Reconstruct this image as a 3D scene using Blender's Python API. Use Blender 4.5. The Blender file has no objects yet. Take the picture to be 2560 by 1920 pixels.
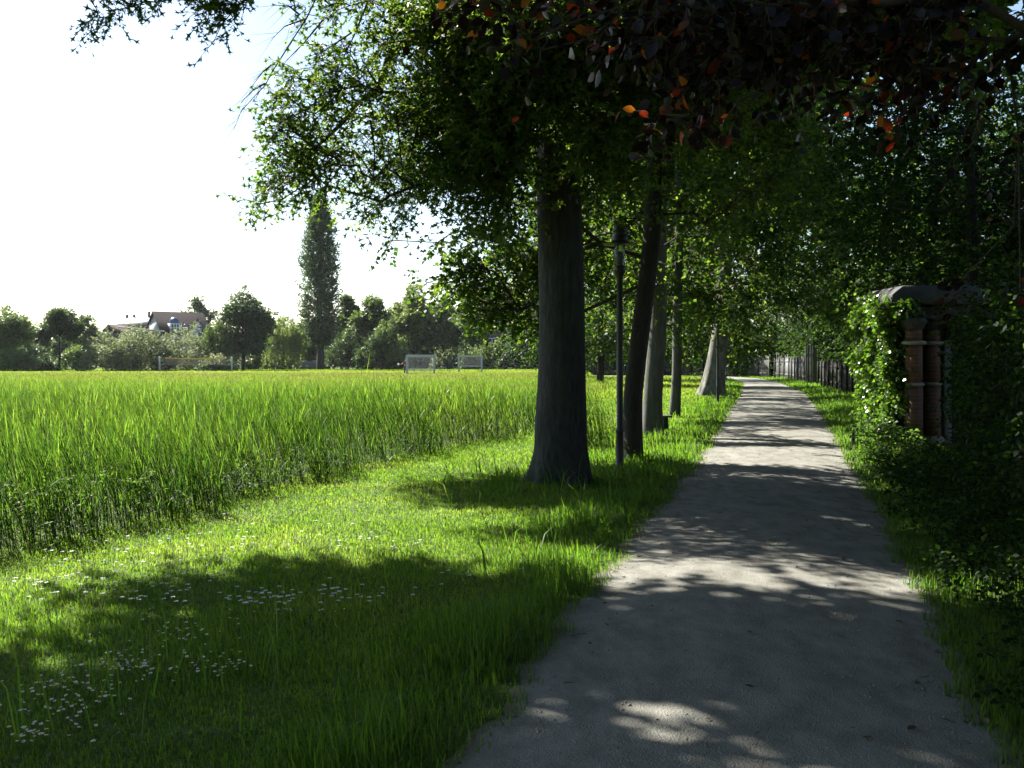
import bpy, bmesh, math
import numpy as np
from mathutils import Vector

SC = bpy.context.scene
COL = SC.collection
R = np.random.default_rng(11)
rad = math.radians

# ------------------------------------------------------------------ helpers
EYE, HOR, FOC, CX = 1.6, 360.0, 1040.0, 512.0
def at(px, py, Y):
    """real-world point that stands Y metres ahead, found from the survey of the photograph"""
    return np.array([(px - CX) / FOC * Y, Y, EYE - (py - HOR) / FOC * Y])
def dsp(x, y, Y):
    return at(x * 0.46293, y * 0.46293, Y)
def nrm(v):
    return v / np.maximum(np.linalg.norm(v, axis=-1, keepdims=True), 1e-9)

class MB:
    """collects vertices and faces for ONE mesh object"""
    def __init__(s):
        s.V = []; s.F = {3: [], 4: []}; s.A = {3: [], 4: []}; s.n = 0
    def add(s, v, q=None, t=None, a=0.5):
        v = np.asarray(v, float).reshape(-1, 3)
        for k, f in ((4, q), (3, t)):
            if f is not None and len(f):
                f = np.asarray(f, int).reshape(-1, k)
                s.F[k].append(f + s.n)
                s.A[k].append(np.broadcast_to(np.asarray(a, float), (len(f),)) if np.ndim(a) == 0 or len(a) == len(f) else np.repeat(a, len(f) // len(a)))
        s.V.append(v); s.n += len(v)
    def build(s, name, mat, parent=None, smooth=False, loc=None):
        v = np.concatenate(s.V)
        base = np.array(parent.matrix_world.translation if parent is None else wloc(parent)) if parent is not None else (np.array(loc, float) if loc is not None else np.zeros(3))
        v = v - base
        me = bpy.data.meshes.new(name)
        me.vertices.add(len(v)); me.vertices.foreach_set('co', v.astype(np.float32).ravel())
        Q = np.concatenate(s.F[4]) if s.F[4] else np.zeros((0, 4), int)
        T = np.concatenate(s.F[3]) if s.F[3] else np.zeros((0, 3), int)
        at_ = np.concatenate(s.A[4] + s.A[3]) if (s.A[4] or s.A[3]) else np.zeros(0)
        li = np.concatenate([Q.ravel(), T.ravel()])
        me.loops.add(len(li)); me.loops.foreach_set('vertex_index', li.astype(np.int32))
        n = len(Q) + len(T)
        me.polygons.add(n)
        st = np.concatenate([np.arange(len(Q)) * 4, len(Q) * 4 + np.arange(len(T)) * 3])
        me.polygons.foreach_set('loop_start', st.astype(np.int32))
        if smooth:
            me.polygons.foreach_set('use_smooth', np.ones(n, bool))
        me.update(calc_edges=True)
        a = me.attributes.new('rnd', 'FLOAT', 'FACE')
        a.data.foreach_set('value', at_.astype(np.float32))
        me.materials.append(mat)
        o = bpy.data.objects.new(name, me); COL.objects.link(o)
        if parent is not None:
            o.parent = parent
        elif loc is not None:
            o.location = loc
        return o

WL = {}
def wloc(o):
    if o.name in WL: return WL[o.name]
    p = np.array(o.location)
    return p + (wloc(o.parent) if o.parent is not None else 0)

def tag(o, label, cat, group=None):
    o['label'] = label; o['category'] = cat
    if group: o['group'] = group
    return o
def thing(name, loc, label, cat, group=None):
    o = bpy.data.objects.new(name, None); COL.objects.link(o)
    o.location = tuple(float(c) for c in loc); o.empty_display_size = 0.3
    return tag(o, label, cat, group)
def bevel(o, w=0.01, seg=2):
    m = o.modifiers.new('bevel', 'BEVEL'); m.width = w; m.segments = seg; m.limit_method = 'ANGLE'
    return o

BQ = [[0, 3, 2, 1], [4, 5, 6, 7], [0, 1, 5, 4], [1, 2, 6, 5], [2, 3, 7, 6], [3, 0, 4, 7]]
def box(mb, x0, x1, y0, y1, z0, z1, a=0.5, rot=0, piv=(0, 0)):
    v = np.array([[x0, y0, z0], [x1, y0, z0], [x1, y1, z0], [x0, y1, z0], [x0, y0, z1], [x1, y0, z1], [x1, y1, z1], [x0, y1, z1]], float)
    mb.add(rotz(v, rot, piv), BQ, a=a)
def rotz(v, rot, piv=(0, 0)):
    if not rot: return v
    c, s = math.cos(rot), math.sin(rot); w = v.copy()
    x, y = v[:, 0] - piv[0], v[:, 1] - piv[1]
    w[:, 0] = piv[0] + c * x - s * y; w[:, 1] = piv[1] + s * x + c * y
    return w
def lathe(mb, prof, c, n=20, a=0.5, cap=True):
    th = np.arange(n) / n * 2 * math.pi
    P = np.array(prof, float)
    v = np.stack([np.outer(P[:, 0], np.cos(th)) + c[0], np.outer(P[:, 0], np.sin(th)) + c[1], np.repeat(P[:, 1:2], n, 1) + c[2]], -1).reshape(-1, 3)
    q = []
    for i in range(len(P) - 1):
        for k in range(n):
            q.append([i * n + k, i * n + (k + 1) % n, (i + 1) * n + (k + 1) % n, (i + 1) * n + k])
    t = []
    if cap:
        v = np.vstack([v, [c[0], c[1], c[2] + P[0, 1]], [c[0], c[1], c[2] + P[-1, 1]]])
        a0, a1 = len(v) - 2, len(v) - 1; o = (len(P) - 1) * n
        for k in range(n):
            t.append([a0, (k + 1) % n, k]); t.append([a1, o + k, o + (k + 1) % n])
    mb.add(v, q, None, a)
    if t:
        mb.F[3].append(np.array(t) + mb.n - len(v)); mb.A[3].append(np.full(len(t), a))
def perp(d):
    up = np.where(np.abs(d[:, 2:3]) > 0.9, [[1., 0, 0]], [[0, 0, 1.]])
    s = nrm(np.cross(d, up)); return s, np.cross(s, d)
def tubes(mb, A, B, ra, rb, n=5, a=0.5):
    """many tapered prisms at once"""
    A = np.asarray(A, float).reshape(-1, 3); B = np.asarray(B, float).reshape(-1, 3); N = len(A)
    if N == 0: return
    ra = np.broadcast_to(ra, (N,)); rb = np.broadcast_to(rb, (N,))
    s, u = perp(nrm(B - A))
    th = np.arange(n) / n * 2 * math.pi
    ring = s[:, None] * np.cos(th)[None, :, None] + u[:, None] * np.sin(th)[None, :, None]
    v = np.concatenate([A[:, None] + ring * ra[:, None, None], B[:, None] + ring * rb[:, None, None]], 1)
    k = np.arange(n); f = np.stack([k, (k + 1) % n, n + (k + 1) % n, n + k], -1)
    q = (f[None] + (np.arange(N) * 2 * n)[:, None, None]).reshape(-1, 4)
    mb.add(v.reshape(-1, 3), q, a=a)
def sweep(mb, pts, rr, n=16, a=0.5, flare=0.0, fh=0.5, lobes=5, rough=0.0, rng=R, cap=True):
    pts = np.array(pts, float); rr = np.array(rr, float)
    d = nrm(np.gradient(pts, axis=0))
    th = np.arange(n) / n * 2 * math.pi
    s0 = np.array([1., 0, 0]); vs = []
    ph = rng.uniform(0, 6.28)
    nz = rng.normal(0, 1, (len(pts), n))
    for _ in range(2):
        nz = (nz + np.roll(nz, 1, 1) + np.roll(nz, -1, 1)) / 2
        nz[1:-1] = (nz[:-2] + nz[1:-1] * 2 + nz[2:]) / 4
    for i, p in enumerate(pts):
        s = nrm(s0 - d[i] * np.dot(s0, d[i])); u = np.cross(d[i], s)
        z = p[2] - pts[0, 2]
        f = flare * math.exp(-max(z, 0) / fh)
        lob = 1 + f * (0.45 + 0.55 * np.cos(lobes * th + ph) + 0.35 * np.cos(2 * th + ph * 1.7))
        r = rr[i] * lob * (1 + rough * nz[i])
        vs.append(p + np.outer(np.cos(th) * r, s) + np.outer(np.sin(th) * r, u))
    v = np.concatenate(vs); q = []
    for i in range(len(pts) - 1):
        k = np.arange(n)
        q.append(np.stack([i * n + k, i * n + (k + 1) % n, (i + 1) * n + (k + 1) % n, (i + 1) * n + k], -1))
    mb.add(v, np.concatenate(q), a=a)
    if cap:
        m = len(pts) - 1
        c = np.vstack([v[m * n:], pts[-1:]]); k = np.arange(n)
        mb.add(c, None, np.stack([k, (k + 1) % n, np.full(n, n)], -1), a=a)

# ------------------------------------------------------------------ materials
def new_mat(name):
    m = bpy.data.materials.new(name); m.use_nodes = True
    nt = m.node_tree; nt.nodes.clear()
    out = nt.nodes.new('ShaderNodeOutputMaterial')
    return m, nt, out
def N(nt, t, **k):
    n = nt.nodes.new(t)
    for a, b in k.items():
        setattr(n, a, b)
    return n
def rgba(c): return (c[0], c[1], c[2], 1)
def ramp(nt, fac, stops):
    r = N(nt, 'ShaderNodeValToRGB')
    e = r.color_ramp.elements
    while len(e) < len(stops): e.new(0.5)
    for i, (p, c) in enumerate(stops):
        e[i].position = p; e[i].color = rgba(c)
    nt.links.new(fac, r.inputs[0]); return r.outputs[0]
def leaf_mat(name, cols, trans, tfac=0.45, rough=0.45, spec=0.35):
    """leaf: per-leaf colour from a stored random number, light passes through it"""
    m, nt, out = new_mat(name)
    at_ = N(nt, 'ShaderNodeAttribute', attribute_name='rnd')
    n = len(cols)
    c1 = ramp(nt, at_.outputs['Fac'], [(i / max(n - 1, 1), c) for i, c in enumerate(cols)])
    n = len(trans)
    c2 = ramp(nt, at_.outputs['Fac'], [(i / max(n - 1, 1), c) for i, c in enumerate(trans)])
    p = N(nt, 'ShaderNodeBsdfPrincipled'); p.inputs['Roughness'].default_value = rough
    p.inputs['Specular IOR Level'].default_value = spec
    t = N(nt, 'ShaderNodeBsdfTranslucent'); mx = N(nt, 'ShaderNodeMixShader'); mx.inputs[0].default_value = tfac
    L = nt.links.new
    L(c1, p.inputs['Base Color']); L(c2, t.inputs[0]); L(p.outputs[0], mx.inputs[1]); L(t.outputs[0], mx.inputs[2]); L(mx.outputs[0], out.inputs[0])
    return m
def noise_mat(name, cols, scale=5, detail=6, rough=0.8, bump=0.2, bscale=None, stretch=(1, 1, 1), spec=0.3, metallic=0.0, spots=None, bdist=0.02):
    m, nt, out = new_mat(name); L = nt.links.new
    tc = N(nt, 'ShaderNodeTexCoord'); mp = N(nt, 'ShaderNodeMapping'); mp.inputs['Scale'].default_value = stretch
    L(tc.outputs['Object'], mp.inputs[0])
    nz = N(nt, 'ShaderNodeTexNoise'); nz.inputs['Scale'].default_value = scale; nz.inputs['Detail'].default_value = detail
    nz.inputs['Roughness'].default_value = 0.65
    L(mp.outputs[0], nz.inputs['Vector'])
    k = len(cols); lo, hi = 0.3, 0.7
    c = ramp(nt, nz.outputs['Fac'], [(lo + (hi - lo) * i / max(k - 1, 1), x) for i, x in enumerate(cols)])
    if spots:
        vo = N(nt, 'ShaderNodeTexNoise'); vo.inputs['Scale'].default_value = spots[1]; vo.inputs['Detail'].default_value = 3
        L(mp.outputs[0], vo.inputs['Vector'])
        f = ramp(nt, vo.outputs['Fac'], [(spots[2], (0, 0, 0)), (spots[2] + 0.08, (1, 1, 1))])
        mix = N(nt, 'ShaderNodeMix', data_type='RGBA'); L(f, mix.inputs[0]); L(c, mix.inputs[6]); mix.inputs[7].default_value = rgba(spots[0])
        c = mix.outputs[2]
    p = N(nt, 'ShaderNodeBsdfPrincipled'); p.inputs['Roughness'].default_value = rough; p.inputs['Metallic'].default_value = metallic
    p.inputs['Specular IOR Level'].default_value = spec
    L(c, p.inputs['Base Color'])
    if bump:
        n2 = N(nt, 'ShaderNodeTexNoise'); n2.inputs['Scale'].default_value = bscale or scale * 3; n2.inputs['Detail'].default_value = 8
        L(mp.outputs[0], n2.inputs['Vector'])
        b = N(nt, 'ShaderNodeBump'); b.inputs['Strength'].default_value = bump; b.inputs['Distance'].default_value = bdist
        L(n2.outputs['Fac'], b.inputs['Height']); L(b.outputs[0], p.inputs['Normal'])
    L(p.outputs[0], out.inputs[0])
    return m
def brick_mat(name, c1, c2, mortar, scale=1.0, bw=0.24, bh=0.075):
    m, nt, out = new_mat(name); L = nt.links.new
    tc = N(nt, 'ShaderNodeTexCoord'); sx = N(nt, 'ShaderNodeSeparateXYZ'); L(tc.outputs['Object'], sx.inputs[0])
    ad = N(nt, 'ShaderNodeMath', operation='ADD'); L(sx.outputs[0], ad.inputs[0]); L(sx.outputs[1], ad.inputs[1])
    cb = N(nt, 'ShaderNodeCombineXYZ'); L(ad.outputs[0], cb.inputs[0]); L(sx.outputs[2], cb.inputs[1])
    b = N(nt, 'ShaderNodeTexBrick'); b.inputs['Scale'].default_value = scale
    b.inputs['Brick Width'].default_value = bw; b.inputs['Row Height'].default_value = bh; b.inputs['Mortar Size'].default_value = 0.008
    b.inputs['Color1'].default_value = rgba(c1); b.inputs['Color2'].default_value = rgba(c2); b.inputs['Mortar'].default_value = rgba(mortar)
    L(cb.outputs[0], b.inputs['Vector'])
    p = N(nt, 'ShaderNodeBsdfPrincipled'); p.inputs['Roughness'].default_value = 0.85
    bp = N(nt, 'ShaderNodeBump'); bp.inputs['Strength'].default_value = 0.5; bp.inputs['Distance'].default_value = 0.008; bp.invert = True
    L(b.outputs['Fac'], bp.inputs['Height']); L(bp.outputs[0], p.inputs['Normal'])
    L(b.outputs['Color'], p.inputs['Base Color']); L(p.outputs[0], out.inputs[0])
    return m

M = {}
M['lawn'] = leaf_mat('lawn_grass', [(.10, .095, .035), (.040, .082, .010), (.030, .075, .008), (.040, .090, .010), (.050, .105, .012), (.060, .115, .016), (.070, .125, .020), (.085, .130, .026)], [(.26, .25, .06), (.15, .28, .02), (.135, .29, .016), (.17, .33, .02), (.21, .365, .024), (.25, .39, .032), (.30, .42, .042), (.36, .43, .06)], .55, .55, .2)
M['verge'] = leaf_mat('verge_grass', [(.022, .060, .007), (.036, .084, .010), (.060, .105, .016)], [(.085, .22, .012), (.135, .29, .016), (.22, .35, .03)], .52, .5, .25)
M['reed'] = leaf_mat('reed_leaves', [(.012, .038, .008), (.024, .062, .010), (.040, .085, .013), (.062, .105, .018)], [(.045, .13, .012), (.092, .215, .016), (.165, .31, .024), (.27, .40, .04)], .48, .42, .35)
M['reed_dry'] = leaf_mat('dry_reed', [(0.12, 0.0975, 0.0525), (0.18, 0.15, 0.0825)], [(0.144, 0.1152, 0.0576), (0.18, 0.144, 0.072)], .2, .7, .2)
M['herb'] = leaf_mat('herb_leaves', [(.020, .052, .008), (.045, .09, .016)], [(.09, .22, .014), (.18, .31, .04)], .4, .6, .25)
M['meadow'] = leaf_mat('meadow_grass', [(0.0525, 0.09, 0.0105), (0.05625, 0.09, 0.012), (0.0825, 0.09, 0.0225), (0.105, 0.06375, 0.02625)], [(0.1728, 0.3024, 0.0216), (0.1872, 0.3024, 0.0216), (0.216, 0.2448, 0.0432), (0.2304, 0.1296, 0.0504)], .5, .6, .2)
M['far_lawn'] = leaf_mat('mown_lawn', [(0.0525, 0.0975, 0.0105), (0.075, 0.12, 0.015)], [(0.216, 0.3312, 0.0216), (0.2736, 0.36, 0.036)], .55, .6, .2)
M['oak'] = leaf_mat('oak_leaves', [(.014, .034, .007), (.024, .052, .009), (.04, .07, .012)], [(.08, .18, .012), (.17, .29, .022), (.30, .40, .06)], .46, .5, .28)
M['linden'] = leaf_mat('linden_leaves', [(.006, .015, .0035), (.010, .024, .005), (.022, .042, .008)], [(.035, .10, .006), (.10, .21, .012), (.30, .40, .04)], .42, .55, .2)
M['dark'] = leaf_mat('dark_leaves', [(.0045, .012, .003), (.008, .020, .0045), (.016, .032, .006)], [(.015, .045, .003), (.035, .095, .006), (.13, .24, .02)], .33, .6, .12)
M['beech'] = leaf_mat('purple_beech_leaves', [(.004, .0022, .003), (.006, .003, .0035), (.008, .004, .004), (.012, .005, .005)], [(.008, .002, .002), (.009, .002, .002), (.010, .002, .002), (.012, .003, .002)] * 3 + [(.02, .004, .003), (.65, .06, .012), (.9, .34, .02)], .32, .4, .3)  # most leaves darkened as if shaded, a few coloured as if backlit
M['ivy'] = leaf_mat('ivy_leaves', [(.020, .050, .007), (.036, .075, .010), (.06, .10, .016)], [(.09, .24, .012), (.16, .33, .018), (.26, .40, .04)], .38, .32, .5)
M['bg1'] = leaf_mat('far_leaves', [(0.0266, 0.05225, 0.0152), (0.04275, 0.0741, 0.019), (0.0665, 0.095, 0.0266)], [(0.0855, 0.1615, 0.0285), (0.1425, 0.228, 0.038), (0.228, 0.304, 0.057)], .38, .5, .3)
M['bg2'] = leaf_mat('far_light_leaves', [(0.054, 0.0855, 0.0216), (0.081, 0.117, 0.0288), (0.108, 0.144, 0.0405)], [(0.153, 0.234, 0.036), (0.216, 0.306, 0.054), (0.288, 0.36, 0.081)], .42, .5, .3)
M['bg3'] = leaf_mat('far_dark_leaves', [(0.016, 0.034, 0.012), (0.026, 0.048, 0.016), (0.042, 0.066, 0.02)], [(0.044, 0.099, 0.022), (0.077, 0.143, 0.0275), (0.132, 0.209, 0.0385)], .33, .5, .3)
M['willow'] = leaf_mat('willow_leaves', [(.07, .092, .046), (.092, .115, .058), (.125, .145, .08)], [(.15, .20, .07), (.20, .25, .09), (.25, .29, .13)], .40, .55, .2)
M['poplar'] = leaf_mat('poplar_leaves', [(0.026, 0.05, 0.02), (0.038, 0.066, 0.026), (0.058, 0.088, 0.034)], [(0.06, 0.11, 0.03), (0.09, 0.15, 0.04), (0.15, 0.22, 0.06)], .33, .5, .3)
M['bark'] = noise_mat('smooth_grey_bark', [(.014, .0145, .0135), (.030, .0305, .0285), (.058, .058, .054)], 5, 10, .88, 1.0, 16, (4, 4, .9), spots=((.028, .036, .024), 2.5, .56))
M['bark4'] = noise_mat('pale_grey_bark', [(.05, .05, .045), (.085, .083, .076), (.13, .128, .12)], 3, 8, .85, .6, 22, (4, 4, .8), spots=((.06, .075, .045), 2.5, .56))
M['bark2'] = noise_mat('brown_bark', [(.016, .014, .011), (.028, .025, .020), (.045, .040, .033)], 6, 8, .9, .8, 20, (6, 6, .8))
M['bark3'] = noise_mat('mottled_bark', [(.055, .053, .046), (.11, .106, .094), (.20, .19, .17)], 2.2, 6, .8, .5, 9, (1.5, 1.5, .8), spots=((.07, .075, .05), 3.0, .55))
M['twig'] = noise_mat('twig_bark', [(.025, .02, .016), (.05, .042, .034)], 20, 3, .85, 0)
M['iron'] = noise_mat('dark_painted_iron', [(.010, .010, .011), (.020, .018, .018)], 30, 4, .45, .1, 90, spec=.5, spots=((.05, .022, .014), 26, .62))
M['pane'] = None
M['brick'] = brick_mat('red_brick', (.15, .060, .034), (.10, .042, .027), (.12, .10, .085))
M['stone'] = noise_mat('pale_stone', [(.22, .19, .16), (.34, .30, .26)], 8, 6, .85, .4, 40)
M['plaster'] = noise_mat('dark_plaster', [(.03, .029, .026), (.06, .057, .05), (.10, .095, .085)], 4, 7, .9, .4, 30)  # dark grey plaster with random tone
M['slate'] = noise_mat('slate_slab', [(.040, .040, .042), (.075, .075, .08)], 5, 6, .8, .5, 20)
M['white_wood'] = noise_mat('weathered_white_board', [(.09, .095, .105), (.15, .155, .165), (.22, .22, .23)], 3, 7, .8, .4, 14, (8, 8, .6), spots=((.14, .13, .12), 3.5, .60))
M['grey_wood'] = noise_mat('weathered_grey_board', [(.042, .042, .039), (.072, .072, .068), (.11, .109, .104)], 3, 7, .85, .5, 14, (9, 9, .5))
M['dark_wood'] = noise_mat('dark_board', [(.012, .013, .011), (.022, .023, .020), (.034, .035, .031)], 3, 7, .85, .5, 14, (9, 9, .5))
M['goal'] = noise_mat('weathered_white_paint', [(.32, .33, .35), (.43, .44, .46)], 6, 5, .6, .1)
M['net'] = noise_mat('net_cord', [(.12, .13, .14), (.2, .2, .2)], 6, 3, .8, 0)
M['tape'] = noise_mat('orange_tape', [(.58, .30, .04), (.66, .38, .06)], 5, 3, .6, 0)
M['bluegrey'] = noise_mat('grey_blue_paint', [(.10, .13, .16), (.15, .18, .21)], 2, 4, .7, .1)
M['sand'] = noise_mat('pale_sand', [(.24, .21, .16), (.30, .27, .21)], 3, 6, .95, .3)
M['boulder'] = noise_mat('pale_boulder', [(.16, .14, .12), (.28, .25, .22)], 3, 6, .9, .6, 8)
M['roof_dark'] = noise_mat('dark_roof_tiles', [(.012, .010, .011), (.022, .018, .019)], 1.5, 6, .95, .4, 12, (1, 1, 3), spec=.03)
M['roof_brown'] = noise_mat('brown_roof_tiles', [(.05, .04, .035), (.08, .062, .055)], 1.5, 6, .9, .4, 12, (1, 1, 3), spec=.05)
M['roof_pale'] = noise_mat('pale_roof_sheet', [(.34, .31, .29), (.42, .39, .37)], 1.5, 5, .8, .2, spec=.1)
M['render'] = noise_mat('pale_render', [(.30, .31, .32), (.40, .41, .42)], 1.2, 6, .85, .1)
M['white'] = noise_mat('white_paint', [(.72, .72, .70), (.80, .80, .78)], 3, 4, .5, 0)
M['darkbrick'] = brick_mat('dark_brick', (.10, .055, .045), (.075, .045, .04), (.09, .08, .075))
M['glassdark'] = noise_mat('dark_glass', [(.015, .02, .03), (.03, .04, .055)], 1, 2, .1, 0, spec=.8)
M['blue'] = noise_mat('blue_dome', [(.020, .045, .12), (.035, .065, .16)], 1, 3, .35, 0, spec=.6)
M['petal'] = leaf_mat('daisy_petals', [(.74, .74, .76), (.8, .8, .8)], [(.7, .7, .7), (.75, .75, .75)], .3, .6, .2)
M['yolk'] = noise_mat('daisy_centre', [(.55, .36, .02), (.65, .45, .03)], 50, 2, .8, 0)
def glass_mat():
    m, nt, out = new_mat('lamp_glass')
    p = N(nt, 'ShaderNodeBsdfPrincipled'); p.inputs['Base Color'].default_value = (.42, .47, .47, 1); p.inputs['Roughness'].default_value = .22
    p.inputs['Transmission Weight'].default_value = .75; p.inputs['IOR'].default_value = 1.3
    nt.links.new(p.outputs[0], out.inputs[0]); return m
M['pane'] = glass_mat()

def ground_mat():
    m, nt, out = new_mat('meadow_soil'); L = nt.links.new
    tc = N(nt, 'ShaderNodeTexCoord')
    n1 = N(nt, 'ShaderNodeTexNoise'); n1.inputs['Scale'].default_value = .12; n1.inputs['Detail'].default_value = 8
    n2 = N(nt, 'ShaderNodeTexNoise'); n2.inputs['Scale'].default_value = 14; n2.inputs['Detail'].default_value = 8
    L(tc.outputs['Object'], n1.inputs['Vector']); L(tc.outputs['Object'], n2.inputs['Vector'])
    a = ramp(nt, n1.outputs['Fac'], [(.3, (.045, .085, .014)), (.7, (.075, .115, .022))])
    b = ramp(nt, n2.outputs['Fac'], [(.35, (.035, .030, .016)), (.55, (.05, .09, .015)), (.75, (.09, .13, .03))])
    mx = N(nt, 'ShaderNodeMix', data_type='RGBA'); mx.inputs[0].default_value = .55; L(a, mx.inputs[6]); L(b, mx.inputs[7])
    p = N(nt, 'ShaderNodeBsdfPrincipled'); p.inputs['Roughness'].default_value = .95; p.inputs['Specular IOR Level'].default_value = .1
    bp = N(nt, 'ShaderNodeBump'); bp.inputs['Strength'].default_value = .5; bp.inputs['Distance'].default_value = .04
    L(n2.outputs['Fac'], bp.inputs['Height']); L(bp.outputs[0], p.inputs['Normal'])
    L(mx.outputs[2], p.inputs['Base Color']); L(p.outputs[0], out.inputs[0]); return m
def path_mat():
    m, nt, out = new_mat('compacted_gravel'); L = nt.links.new
    tc = N(nt, 'ShaderNodeTexCoord')
    def nz(s, d=8, st=None):
        n = N(nt, 'ShaderNodeTexNoise'); n.inputs['Scale'].default_value = s; n.inputs['Detail'].default_value = d; n.inputs['Roughness'].default_value = .7
        if st:
            mp = N(nt, 'ShaderNodeMapping'); mp.inputs['Rotation'].default_value = (0, 0, rad(14)); mp.inputs['Scale'].default_value = st
            L(tc.outputs['Object'], mp.inputs[0]); L(mp.outputs[0], n.inputs['Vector'])
        else:
            L(tc.outputs['Object'], n.inputs['Vector'])
        return n
    big = nz(.9, 8, (2.2, .35, 1)); fine = nz(55, 6); grain = N(nt, 'ShaderNodeTexVoronoi'); grain.inputs['Scale'].default_value = 110
    L(tc.outputs['Object'], grain.inputs['Vector'])
    c1 = ramp(nt, big.outputs['Fac'], [(.32, (.172, .170, .143)), (.5, (.235, .233, .202)), (.68, (.288, .286, .256))])
    c2 = ramp(nt, fine.outputs['Fac'], [(.3, (.093, .094, .08)), (.5, (.178, .180, .156)), (.7, (.265, .266, .236))])
    c3 = ramp(nt, grain.outputs['Color'], [(.0, (.065, .062, .058)), (.14, (.165, .16, .148)), (.85, (.19, .184, .17)), (1, (.33, .32, .30))])
    m1 = N(nt, 'ShaderNodeMix', data_type='RGBA'); m1.inputs[0].default_value = .36; L(c1, m1.inputs[6]); L(c2, m1.inputs[7])
    m2 = N(nt, 'ShaderNodeMix', data_type='RGBA'); m2.inputs[0].default_value = .35; L(m1.outputs[2], m2.inputs[6]); L(c3, m2.inputs[7])
    mid = nz(3.2, 7, (1.6, .8, 1)); fm = ramp(nt, mid.outputs['Fac'], [(.40, (0, 0, 0)), (.62, (1, 1, 1))])
    mm = N(nt, 'ShaderNodeMix', data_type='RGBA', blend_type='MULTIPLY'); mm.inputs[7].default_value = (.66, .65, .63, 1); L(fm, mm.inputs[0]); L(m2.outputs[2], mm.inputs[6]); m2 = mm
    at_ = N(nt, 'ShaderNodeAttribute', attribute_name='edge')           # humus swept to the sides of the path
    e2 = N(nt, 'ShaderNodeMath', operation='MULTIPLY_ADD'); L(big.outputs['Fac'], e2.inputs[0]); e2.inputs[1].default_value = .9; e2.inputs[2].default_value = -.45
    ad = N(nt, 'ShaderNodeMath', operation='ADD', use_clamp=True); L(at_.outputs['Fac'], ad.inputs[0]); L(e2.outputs[0], ad.inputs[1])
    f = ramp(nt, ad.outputs[0], [(.72, (0, 0, 0)), (1, (.8, .8, .8))])
    m3 = N(nt, 'ShaderNodeMix', data_type='RGBA'); L(f, m3.inputs[0]); L(m2.outputs[2], m3.inputs[6]); m3.inputs[7].default_value = (.11, .085, .055, 1)
    p = N(nt, 'ShaderNodeBsdfPrincipled'); p.inputs['Roughness'].default_value = .95; p.inputs['Specular IOR Level'].default_value = .15
    bp = N(nt, 'ShaderNodeBump'); bp.inputs['Strength'].default_value = .6; bp.inputs['Distance'].default_value = .012
    ah = N(nt, 'ShaderNodeMath', operation='ADD'); L(fine.outputs['Fac'], ah.inputs[0]); L(grain.outputs['Distance'], ah.inputs[1])
    L(ah.outputs[0], bp.inputs['Height']); L(bp.outputs[0], p.inputs['Normal'])
    L(m3.outputs[2], p.inputs['Base Color']); L(p.outputs[0], out.inputs[0]); return m
M['ground'] = ground_mat(); M['path'] = path_mat()
#@@SETTING
# ------------------------------------------------------------------ survey lines of the place
LY, LX = zip((-30, -8.2), (3, -.5), (4.1, -.22), (8, .76), (9, 1.0), (14.9, 2.61), (29.2, 6.04), (49.5, 10.9), (70, 15.6), (83, 17.9), (92, 18.8), (99, 17.5), (104, 12.0), (106, 2.0))
RY, RX = zip((-30, -5.9), (3, 1.7), (4.17, 1.99), (7.14, 2.81), (11.2, 3.96), (17, 5.47), (29.2, 8.76), (49.5, 14.0), (75.6, 19.3), (90, 21.3), (99, 21.2), (104, 19.0), (106, 2.0))
def pl(y): return np.interp(y, LY, LX)
def pr(y): return np.interp(y, RY, RX)
EY, EX = zip((-20, -9.5), (5, -4.9), (8.5, -3.9), (9.8, -3.4), (11.5, -3.05), (13.75, -2.45), (17.3, -1.5), (22.2, .35), (26, 1.3), (30, 1.7), (40, 2.4), (60, 3.5), (115, 6.5))
def reed_edge(y): return np.interp(y, EY, EX)
def waver(y, s=0): return .035 * np.sin(y * 1.7 + s) + .030 * np.sin(y * 5.3 + 1.3 + s) + .025 * np.sin(y * 13.7 + s * 2) + .012 * np.sin(y * 31 + s)

# ground: one sheet that reaches the horizon
def sheet(name, xs, ys, z, mat):
    mb = MB(); X, Y = np.meshgrid(xs, ys, indexing='ij'); n, m = X.shape
    v = np.stack([X.ravel(), Y.ravel(), np.full(X.size, z)], -1)
    i, j = np.meshgrid(np.arange(n - 1), np.arange(m - 1), indexing='ij')
    k = (i * m + j).ravel()
    mb.add(v, np.stack([k, k + m, k + m + 1, k + 1], -1)); return mb.build(name, mat)
g = sheet('ground', np.array([-1500, -300, -60, 0, 60, 300, 1500.]), np.array([-300, -30, 0, 30, 90, 200, 500, 1800.]), 0, M['ground']); g['kind'] = 'structure'
# path
def path():
    mb = MB()
    ys = np.concatenate([np.arange(-30, 3, 1.0), np.arange(3, 30, .12), np.arange(30, 106.1, .5)])
    k = 9; t = np.linspace(0, 1, k)
    a = pl(ys) + waver(ys) - .05; b = pr(ys) + waver(ys, 2.5) + .05
    X = a[:, None] * (1 - t) + b[:, None] * t
    crown = .004 + .035 * (1 - (2 * t - 1) ** 2)
    v = np.stack([X, np.repeat(ys[:, None], k, 1), np.repeat(crown[None], len(ys), 0)], -1).reshape(-1, 3)
    i, j = np.meshgrid(np.arange(len(ys) - 1), np.arange(k - 1), indexing='ij'); q = (i * k + j).ravel()
    mb.add(v, np.stack([q, q + 1, q + k + 1, q + k], -1))
    o = mb.build('path', M['path'], smooth=True); o['kind'] = 'structure'
    e = np.repeat((np.abs(2 * t - 1) ** 6)[None], len(ys), 0).ravel()
    at_ = o.data.attributes.new('edge', 'FLOAT', 'POINT'); at_.data.foreach_set('value', e.astype(np.float32))
path()
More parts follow.
